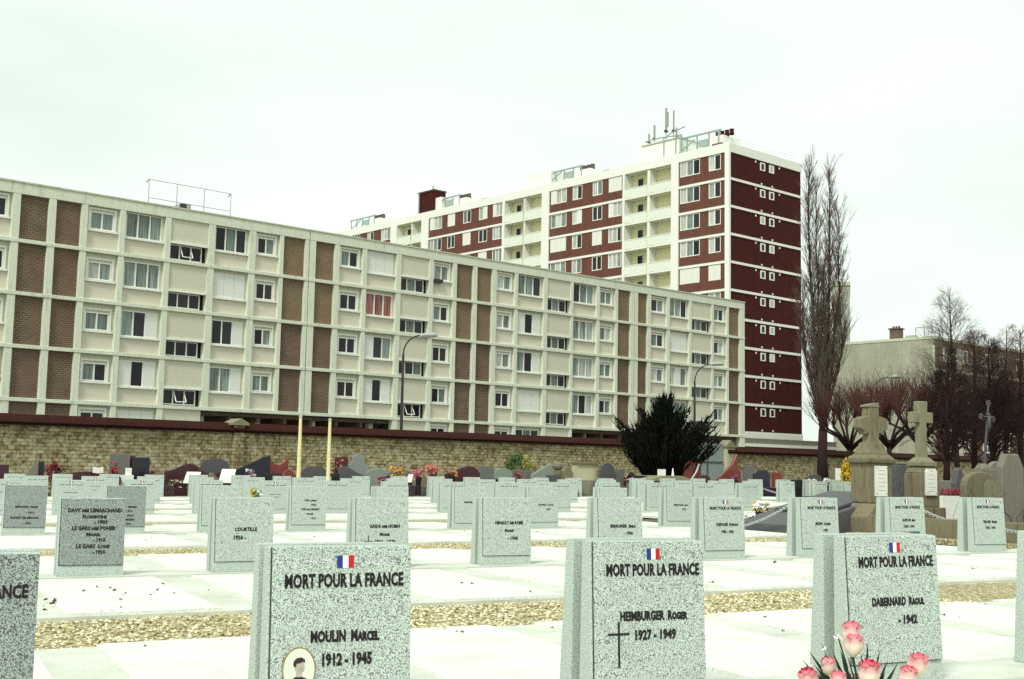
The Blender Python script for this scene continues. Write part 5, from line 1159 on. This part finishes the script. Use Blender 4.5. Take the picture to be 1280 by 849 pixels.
for (x, y, dy, r_, lean) in roses:
    c_ = zr_(x, y + 5, dy); rr = r_ * px2m(YB) ; b = MB(); b.smooth = True
    ax = Vector((lean, rg.uniform(-.15, .1), 1)).normalized(); u = ax.orthogonal().normalized(); v = ax.cross(u)
    hgt = rr * 2.5
    for ring_, (npet, r0, r1, ztop) in enumerate(((5, .88, .80, .86), (5, .74, .62, .96), (4, .5, .40, 1.02), (3, .25, .16, 1.0))):
        for k in range(npet):
            a0 = 2 * pi * (k + .5 * (ring_ % 2)) / npet; da = pi / npet * 1.35; pts = []
            for zi, (zf, rf) in enumerate(((0, .25), (.25, r0 * .92), (.55, r0 * 1.1), (.85, r0 * .98), (1.0, r1 * 1.08))):
                for ai in range(5):
                    a = a0 + da * (ai - 2) / 2; w_ = 1 - .16 * abs(ai - 2) ** 2 / 4 * (zf > .8)
                    jj = rg.uniform(-1, 1) * max(0, zf - .6); rad = rr * rf * (1 + .05 * sin(a * 5 + ring_) + .22 * jj + (.16 if zf == 1 and ai in (1, 3) and ring_ < 2 else 0)); zz = hgt * zf * ztop * (1 - ((.05 * (ai - 2) ** 2 + .07 * rg.random()) if zf == 1 else 0))
                    pts.append((u * cos(a) + v * sin(a)) * rad + ax * (zz - hgt * .45))
            b.add([p + Vector((0, 0, .055)) for p in pts], [(zi * 5 + ai, zi * 5 + ai + 1, (zi + 1) * 5 + ai + 1, (zi + 1) * 5 + ai) for zi in range(4) for ai in range(4)])
    o = b.build('rose', M['rose'], t); o.location = c_ - Vector((0, 0, .055))
    base = c_ - ax * hgt * .45; st.tube([base, base.lerp(Vector((0, 0, .2)), .5) + Vector((lean * .05, 0, 0)), Vector((0, 0, .15))], [.006, .004, .004], 5)
    cb = MB()
    for k in range(5):
        a = 2 * pi * k / 5; e_ = (u * cos(a) + v * sin(a)); cb.add([base, base + e_ * rr * .35 + ax * .005 + e_.cross(ax) * .006, base + e_ * rr * .75 + ax * rr * .5, base + e_ * rr * .35 + ax * .005 - e_.cross(ax) * .006], [(0, 1, 2, 3)])
    cb.build('sepal', M['stem'], t)
st.build('stems', M['stem'], t)
b = MB()
for (x, y, dy) in ((1002, 824, .05), (1010, 812, .03), (1026, 803, .03), (1046, 789, .06), (1085, 802, .04), (1100, 812, -.02), (1110, 824, 0), (1119, 837, -.02), (1095, 845, -.05), (1020, 838, -.06), (1052, 815, -.04), (1077, 818, .08), (1040, 812, .05), (1060, 820, .03), (1092, 822, .05), (1123, 828, .03), (1016, 829, .0), (1107, 840, -.04), (1030, 846, -.05)):
    e_ = zr_(x, y, dy); s0_ = Vector((e_.x * .25, dy * .3, .2)); md = s0_.lerp(e_, .55) + Vector((0, 0, .02)); d_ = (e_ - s0_).normalized(); sd = d_.cross(Vector((0, 1, 0))).normalized() * .0095
    b.add([s0_ - sd * .6, s0_ + sd * .6, md + sd, md - sd, e_, md + Vector((0, .006, 0))], [(0, 1, 5), (1, 2, 5), (0, 5, 3), (3, 5, 4), (5, 2, 4)])
b.build('leaves', M['spike'], t)
b = MB()
for i in range(90):
    a = rg.uniform(0, 6.3); r_ = rg.uniform(.01, .11); q = Vector((cos(a) * r_, sin(a) * r_ * .6, rg.uniform(.2, .34)))
    for k in range(3): e_ = Vector((rg.gauss(0, 1), rg.gauss(0, 1), rg.gauss(.3, 1))).normalized(); u = e_.orthogonal().normalized() * .012; b.add([q, q + e_ * .025 - u, q + e_ * .05, q + e_ * .025 + u], [(0, 1, 2, 3)])
b.build('foliage', M['stem'], t)
b = MB()
for (x, y) in ((1046, 797), (1050, 795), (1053, 799), (1082, 817), (1061, 846), (1059, 842), (1013, 832), (1030, 812)):
    c_ = zr_(x, y, .01); b.tube([c_, c_.lerp(Vector((0, 0, .22)), .5), (0, 0, .2)], .0015, 3, False)
    for k in range(3): b.blob(c_ + Vector((rg.uniform(-.008, .008), rg.uniform(-.008, .008), rg.uniform(-.006, .006))), .006, .006, .006, rg, 3, 5, .1)
b.build('filler_flowers', M['baby'], t)
# ------------------------------------------------------------------ trees
def grow(b, p, d, L, r, depth, rg, spread=.5, upb=.15, nch=(2, 3), n=4, seglen=.5, shrink=.72, wob=.12):
    segs = max(2, int(L / seglen)); pts = [p.copy()]; rad = [r]; q = p.copy(); dd = d.copy()
    for i in range(segs):
        dd = (dd + Vector((rg.gauss(0, wob), rg.gauss(0, wob), rg.gauss(0, wob) + upb))).normalized()
        q = q + dd * (L / segs); pts.append(q.copy()); rad.append(r * (1 - .45 * (i + 1) / segs))
    b.tube(pts, rad, n if depth > 1 else 3, cap=False)
    if depth <= 0: return
    for i in range(rg.randint(*nch)):
        f = rg.uniform(.35, 1.0); k = min(segs, max(1, int(f * segs))); base = pts[k]
        a = rg.uniform(0, 2 * pi); o = dd.orthogonal().normalized(); o = Matrix.Rotation(a, 3, dd) @ o
        nd = (dd + o * rg.uniform(spread * .6, spread * 1.3)).normalized()
        grow(b, base, nd, L * rg.uniform(shrink * .8, shrink * 1.1), rad[k] * .68, depth - 1, rg, spread, upb, nch, n, seglen, shrink, wob)
def poplar():
    Y = 86; p = gpt(1029, 590, Y); x0 = p.x
    t = thing('poplar_tree', 'very tall bare poplar with twin tops beside the tower', 'tree', (x0, Y, G(x0, Y)))
    rg = random.Random(4); m = px2m(Y)
    bt = MB(); bt.smooth = True
    lead = [(-17 * m, 22.9), (10 * m, 22.7), (-4 * m, 21.2), (20 * m, 19.5), (-24 * m, 14), (26 * m, 12.5), (1 * m, 15.5)]
    lp = []
    bt.tube([(0, 0, 0), (-.05, 0, 2.0), (.02, .05, 4.2)], [.42, .36, .30], 8)
    for i, (tx_, tz) in enumerate(lead):
        z0 = 3.2 + i * .3; pts = []
        for k in range(9):
            f = k / 8; pts.append(Vector((tx_ * min(1, f * 1.55) ** .8 + rg.uniform(-.08, .08), rg.uniform(-.1, .1) + (i % 3 - 1) * .5 * f, z0 + (tz - z0) * f)))
        pts[0] = Vector((0, 0, z0)); rr = [(.15 if i < 2 else .10) * (1 - f / 8.6) + .012 for f in range(9)]; bt.tube(pts, rr, 6); lp.append((pts, rr))
    bt.build('trunk', M['bark_dark'], t)
    bb_lo = MB(); bb_hi = MB()
    for li, (pts, rr) in enumerate(lp):
        n = (240, 235, 190, 180, 130, 120, 130)[li]
        for i in range(n):
            bb = bb_hi if i % 3 else bb_lo
            f = rg.uniform(.05, .99); k = f * 8; k0 = int(k); P = pts[k0].lerp(pts[min(8, k0 + 1)], k - k0)
            a = rg.uniform(0, 2 * pi); out = rg.uniform(.15, .62)
            d = Vector((cos(a) * out, sin(a) * out, 1)).normalized()
            L = rg.uniform(1.2, 3.2) * (1.1 - f * .52) * (1 if P.z > 6 else .8)
            grow(bb, P, d, L, .024 * (1.25 - f * .75), 2 if rg.random() < .65 else 1, rg, .28, .10, (2, 4), 4, .5, .55, .06)
    bb_lo.build('branches', M['bark_red'], t); bb_hi.build('twigs', M['twig_grey'], t)
    return t
poplar()
def pollard(label, px, Y, base_px, hgt, spreadm, seed, knobs=7, twig=.035, mat='bark_red', group='bare pollarded trees', Lm=1.0):
    p = gpt(px, 600, Y); rg = random.Random(seed)
    t = thing('pollarded_tree', label, 'tree', (p.x, Y, G(p.x, Y)), 0, group)
    bt = MB(); bt.smooth = True; H_ = hgt
    bt.tube([(0, 0, 0), (.04, 0, H_ * .3), (-.03, .02, H_ * .5)], [.20, .16, .14], 8); knobsl = []
    for i in range(knobs):
        a = 2 * pi * i / knobs + rg.uniform(-.3, .3); r_ = spreadm * rg.uniform(.45, 1.0); z = H_ * rg.uniform(.58, .74)
        e = Vector((cos(a) * r_, sin(a) * r_, z)); mid = Vector((e.x * .45, e.y * .45, H_ * .56 + rg.uniform(-.1, .1)))
        bt.tube([(0, 0, H_ * .40 + i * .03), mid, e], [.10, .085, .07], 6); bt.blob(e, .11, .11, .11, rg, 4, 6); knobsl.append(e)
    bt.build('trunk', M['bark_dark'], t)
    bb = MB()
    for e in knobsl:
        for j in range(30):
            a = rg.uniform(0, 2 * pi); o = rg.uniform(.05, .8); d = Vector((cos(a) * o + e.x * .18, sin(a) * o + e.y * .18, 1)).normalized()
            grow(bb, e, d, H_ * .34 * rg.uniform(.6, 1.15) * Lm, twig * .6, 1, rg, .45, .05, (2, 4), 4, .4, .6, .06)
    bb.build('twigs', M[mat], t)
pollard('pollarded tree just right of the poplar trunk, left of the lichened cross', 1062, 80, 600, 6.3, 2.3, 1, 9)
pollard('pollarded tree rising between the two stone crosses', 1112, 74, 600, 6.4, 2.4, 2, 9)
pollard('pollarded tree behind the right stone cross', 1150, 82, 600, 7.2, 2.4, 3, 9)
def bare_tree(label, px, Y, H_, seed, lean=0, cat='tree', dense=1.0, mat='bark_red'):
    p = gpt(px, 600, Y); rg = random.Random(seed)
    t = thing('bare_tree', label, cat, (p.x, Y, G(p.x, Y)), 0, 'bare winter trees at the right')
    bt = MB(); bt.smooth = True; pts = [Vector((lean * f, rg.uniform(-.1, .1), H_ * f)) for f in (0, .2, .4, .6, .8, 1)]
    bt.tube(pts, [.22, .19, .15, .11, .06, .015], 7); bt.build('trunk', M['bark_dark'], t)
    bb = MB()
    for i in range(int(105 * dense)):
        f = rg.uniform(.18, .98); k = f * 5; P = pts[int(k)].lerp(pts[min(5, int(k) + 1)], k - int(k)); a = rg.uniform(0, 2 * pi)
        d = Vector((cos(a), sin(a), rg.uniform(.5, 1.3))).normalized()
        grow(bb, P, d, H_ * .30 * (1.2 - f), .036 * (1.3 - f), 3, rg, .75, .05, (2, 4), 4, .5, .66, .13)
    bb.build('branches', M[mat], t)
bare_tree('slender bare tree with the highest tip, in front of the gable building corner', 1197, 92, 14.8, 31, -.4, dense=1.0, mat='twig_grey')
bare_tree('dark bare tree directly behind the right stone cross, thick fork low down', 1182, 72, 8.6, 32, .3, dense=1.2, mat='bark_dark')
bare_tree('bare tree left of the iron crucifix, dense dark crown', 1218, 80, 10.6, 33, .2, dense=1.2)
bare_tree('bare tree behind the iron crucifix', 1243, 76, 9.6, 34, -.2, dense=1.2, mat='bark_dark')
bare_tree('bare tree cut by the right edge of the photo', 1276, 78, 10.4, 35, .2, dense=1.3)
bare_tree('bare tree with a broad greyish crown, second from the right edge', 1258, 96, 12.6, 36, .3, dense=1.1, mat='twig_grey')
# dark conifer
def conifer():
    Y = 62; p = gpt(829, 600, Y); rg = random.Random(9); m = px2m(Y)
    t = thing('conifer_tree', 'broad almost black conifer in front of the wall and long block', 'conifer', (p.x, Y, G(p.x, Y)))
    bt = MB(); bt.tube([(0, 0, 0), (0, 0, 1.2), (.05, 0, 2.6)], [.22, .16, .1], 7)
    b = MB(); c0 = Vector((0, 0, .45))
    tips = []
    def env(z):       # outline: narrow foot, wide middle, spiky top
        pts = [(.5, .7), (1.2, 1.0), (1.8, 1.7), (2.4, 2.3), (3.1, 2.55), (3.5, 2.2), (3.8, 1.5), (4.1, .95), (4.5, .45), (4.9, .08)]
        for (z0, r0), (z1, r1) in zip(pts, pts[1:]):
            if z <= z1: return r0 + (r1 - r0) * (z - z0) / (z1 - z0)
        return .1
    for i in range(1150):
        z = rg.uniform(.7, 5.0); a = rg.uniform(0, 2 * pi); lob = 1 + .13 * sin(3 * a + 1.2) + .10 * sin(7 * a + z * 3)
        R_ = env(z) * lob * rg.uniform(.45, 1.03); e = Vector((cos(a) * R_, sin(a) * R_ * .85, z * rg.uniform(.97, 1.03)))
        s = Vector((e.x * .25, e.y * .25, max(.35, z - R_ * .75 - .3))); tips.append((s, e))
    for (bx_, bz) in ((2.55, 3.75), (-2.5, 3.9), (-1.3, 4.5), (.3, 5.2), (1.2, 4.6), (2.7, 2.5), (-2.2, 3.2), (.0, 5.0), (-.5, 4.9), (2.3, 4.1)):
        for k in range(7):
            e = Vector((bx_ + rg.uniform(-.25, .25), rg.uniform(-.5, .5), bz + rg.uniform(-.3, .1))); tips.append((Vector((e.x * .4, e.y * .4, e.z - 1.2 - abs(e.x) * .1)), e))
    for (s, e) in tips:
        dd = (e - s); L = dd.length; dn = (dd + Vector((0, 0, .25 * L))).normalized(); bt.tube([s, s + dd * .5, e], [.02, .014, .006], 3, False)
        for f in range(26):
            q = s.lerp(e, rg.uniform(.30, 1.0)); o = Vector((rg.uniform(-1, 1), rg.uniform(-1, 1), rg.uniform(-.4, .9))).normalized()
            dr = (dn * 1.1 + o).normalized(); w = rg.uniform(.025, .055); l = rg.uniform(.16, .36); sd = dr.orthogonal().normalized() * w
            sd = Matrix.Rotation(rg.uniform(0, pi), 3, dr) @ sd
            b.add([q - sd, q + sd, q + dr * l], [(0, 1, 2)])
        # long spiky end
        w = .03; sd = dn.orthogonal().normalized() * w; l = rg.uniform(.25, .75); b.add([e - sd, e + sd, e + dn * l], [(0, 1, 2)])
        sd = dn.cross(sd).normalized() * w; b.add([e - sd, e + sd, e + dn * l], [(0, 1, 2)])
    bt.build('trunk', M['bark_dark'], t); b.build('crown', M['yew'], t); t.scale = (.93, .93, .94)
conifer()
def shrub(name, label, px, Y, w, h, mats, seed, n=700, z0=0, cat='shrub', leaf=.07):
    p = gpt(px, 600, Y); rg = random.Random(seed)
    t = thing(name, label, cat, (p.x, Y, G(p.x, Y) + z0))
    bt = MB(); b = MB()
    for i in range(14):
        a = rg.uniform(0, 2 * pi); bt.tube([(0, 0, 0), (cos(a) * w * .2, sin(a) * w * .15, h * .5), (cos(a) * w * .42, sin(a) * w * .3, h * rg.uniform(.6, .95))], [.015, .011, .006], 4)
    for i in range(n):
        a = rg.uniform(0, 2 * pi); el = rg.uniform(-.3, 1.45); k = rg.uniform(.55, 1.0) * (1 + .15 * sin(4 * a))
        q = Vector((cos(a) * cos(el) * w / 2 * k, sin(a) * cos(el) * w / 2 * k, h * .5 + sin(el) * h * .5 * k))
        o = Vector((rg.gauss(0, 1), rg.gauss(0, 1), rg.gauss(0, 1) + .3)).normalized(); u = o.orthogonal().normalized(); v = o.cross(u)
        l = leaf * rg.uniform(.6, 1.3); b.mi = (1 if len(mats) > 1 and (q.x > w * .12) and rg.random() < .75 else 0)
        b.add([q - u * l, q - v * l * .5, q + u * l, q + v * l * .5], [(0, 1, 2, 3)])
    bt.build('stems', M['bark'], t); b.build('foliage', mats, t); return t
shrub('evergreen_shrub', 'round green and yellow shrub on a grave in front of the wall', 648, 60, 1.55, 1.45, [M['leaf'], M['leaf_y']], 5, z0=.55)
shrub('heather_shrub', 'dark red heather bush by the wall at the far left', 67, 53, 1.0, 1.3, [FL['dred'], M['bark']], 6, 420)
shrub('flowering_shrub', 'small yellow-orange flowering shrub left of the lichened cross monument', 1060, 58, .8, 1.9, [FL['gold'], M['leaf']], 8, 500)
# ------------------------------------------------------------------ light and view
SUN_AZ = R(205); SUN_EL = R(48)       # compass-like azimuth from +y clockwise: behind the camera, to the left
w = bpy.data.worlds.new('World'); scn.world = w; w.use_nodes = True
nt = w.node_tree; bg = nt.nodes['Background']
sky = nt.nodes.new('ShaderNodeTexSky'); sky.sky_type = 'NISHITA'; sky.sun_disc = False; sky.sun_elevation = SUN_EL; sky.sun_rotation = SUN_AZ; sky.air_density = 1; sky.dust_density = 4; sky.ozone_density = 1
# overcast: a pale green-white cloud sheet over the sky
tc = nt.nodes.new('ShaderNodeTexCoord'); mp = nt.nodes.new('ShaderNodeMapping'); mp.inputs['Scale'].default_value = (1.0, 1.0, 3.2)
nt.links.new(tc.outputs['Generated'], mp.inputs[0])
nz = nt.nodes.new('ShaderNodeTexNoise'); nz.inputs['Scale'].default_value = 2.1; nz.inputs['Detail'].default_value = 5; nz.inputs['Roughness'].default_value = .5
nt.links.new(mp.outputs[0], nz.inputs['Vector'])
rp = nt.nodes.new('ShaderNodeValToRGB'); e = rp.color_ramp.elements
e[0].position = .33; e[0].color = (.78, .875, .785, 1); e[1].position = .60; e[1].color = (.93, 1.03, .945, 1)
nt.links.new(nz.outputs['Fac'], rp.inputs[0])
sc_ = nt.nodes.new('ShaderNodeVectorMath'); sc_.operation = 'SCALE'; sc_.inputs['Scale'].default_value = 7.7; nt.links.new(rp.outputs[0], sc_.inputs[0])
mx = nt.nodes.new('ShaderNodeMix'); mx.data_type = 'RGBA'; mx.inputs[0].default_value = .93
nt.links.new(sky.outputs[0], mx.inputs[6]); nt.links.new(sc_.outputs[0], mx.inputs[7]); nt.links.new(mx.outputs[2], bg.inputs['Color']); bg.inputs['Strength'].default_value = .1
sd = bpy.data.lights.new('sun', 'SUN'); sd.energy = 1.9; sd.angle = R(14); sd.color = (1, .985, .90)
so = bpy.data.objects.new('sun', sd); col.objects.link(so)
dirv = Vector((sin(SUN_AZ) * cos(SUN_EL), cos(SUN_AZ) * cos(SUN_EL), sin(SUN_EL)))      # towards the sun
so.rotation_euler = dirv.to_track_quat('Z', 'Y').to_euler(); so.location = dirv * 60
vs = scn.view_settings; scn.display_settings.display_device = 'sRGB'; vs.view_transform = 'Standard'; vs.look = 'None'; vs.gamma = 1; vs.use_curve_mapping = False
vs.exposure = .55
scn.render.engine = 'CYCLES'; scn.cycles.max_bounces = 5; scn.cycles.diffuse_bounces = 3; scn.cycles.glossy_bounces = 2; scn.cycles.use_denoising = False
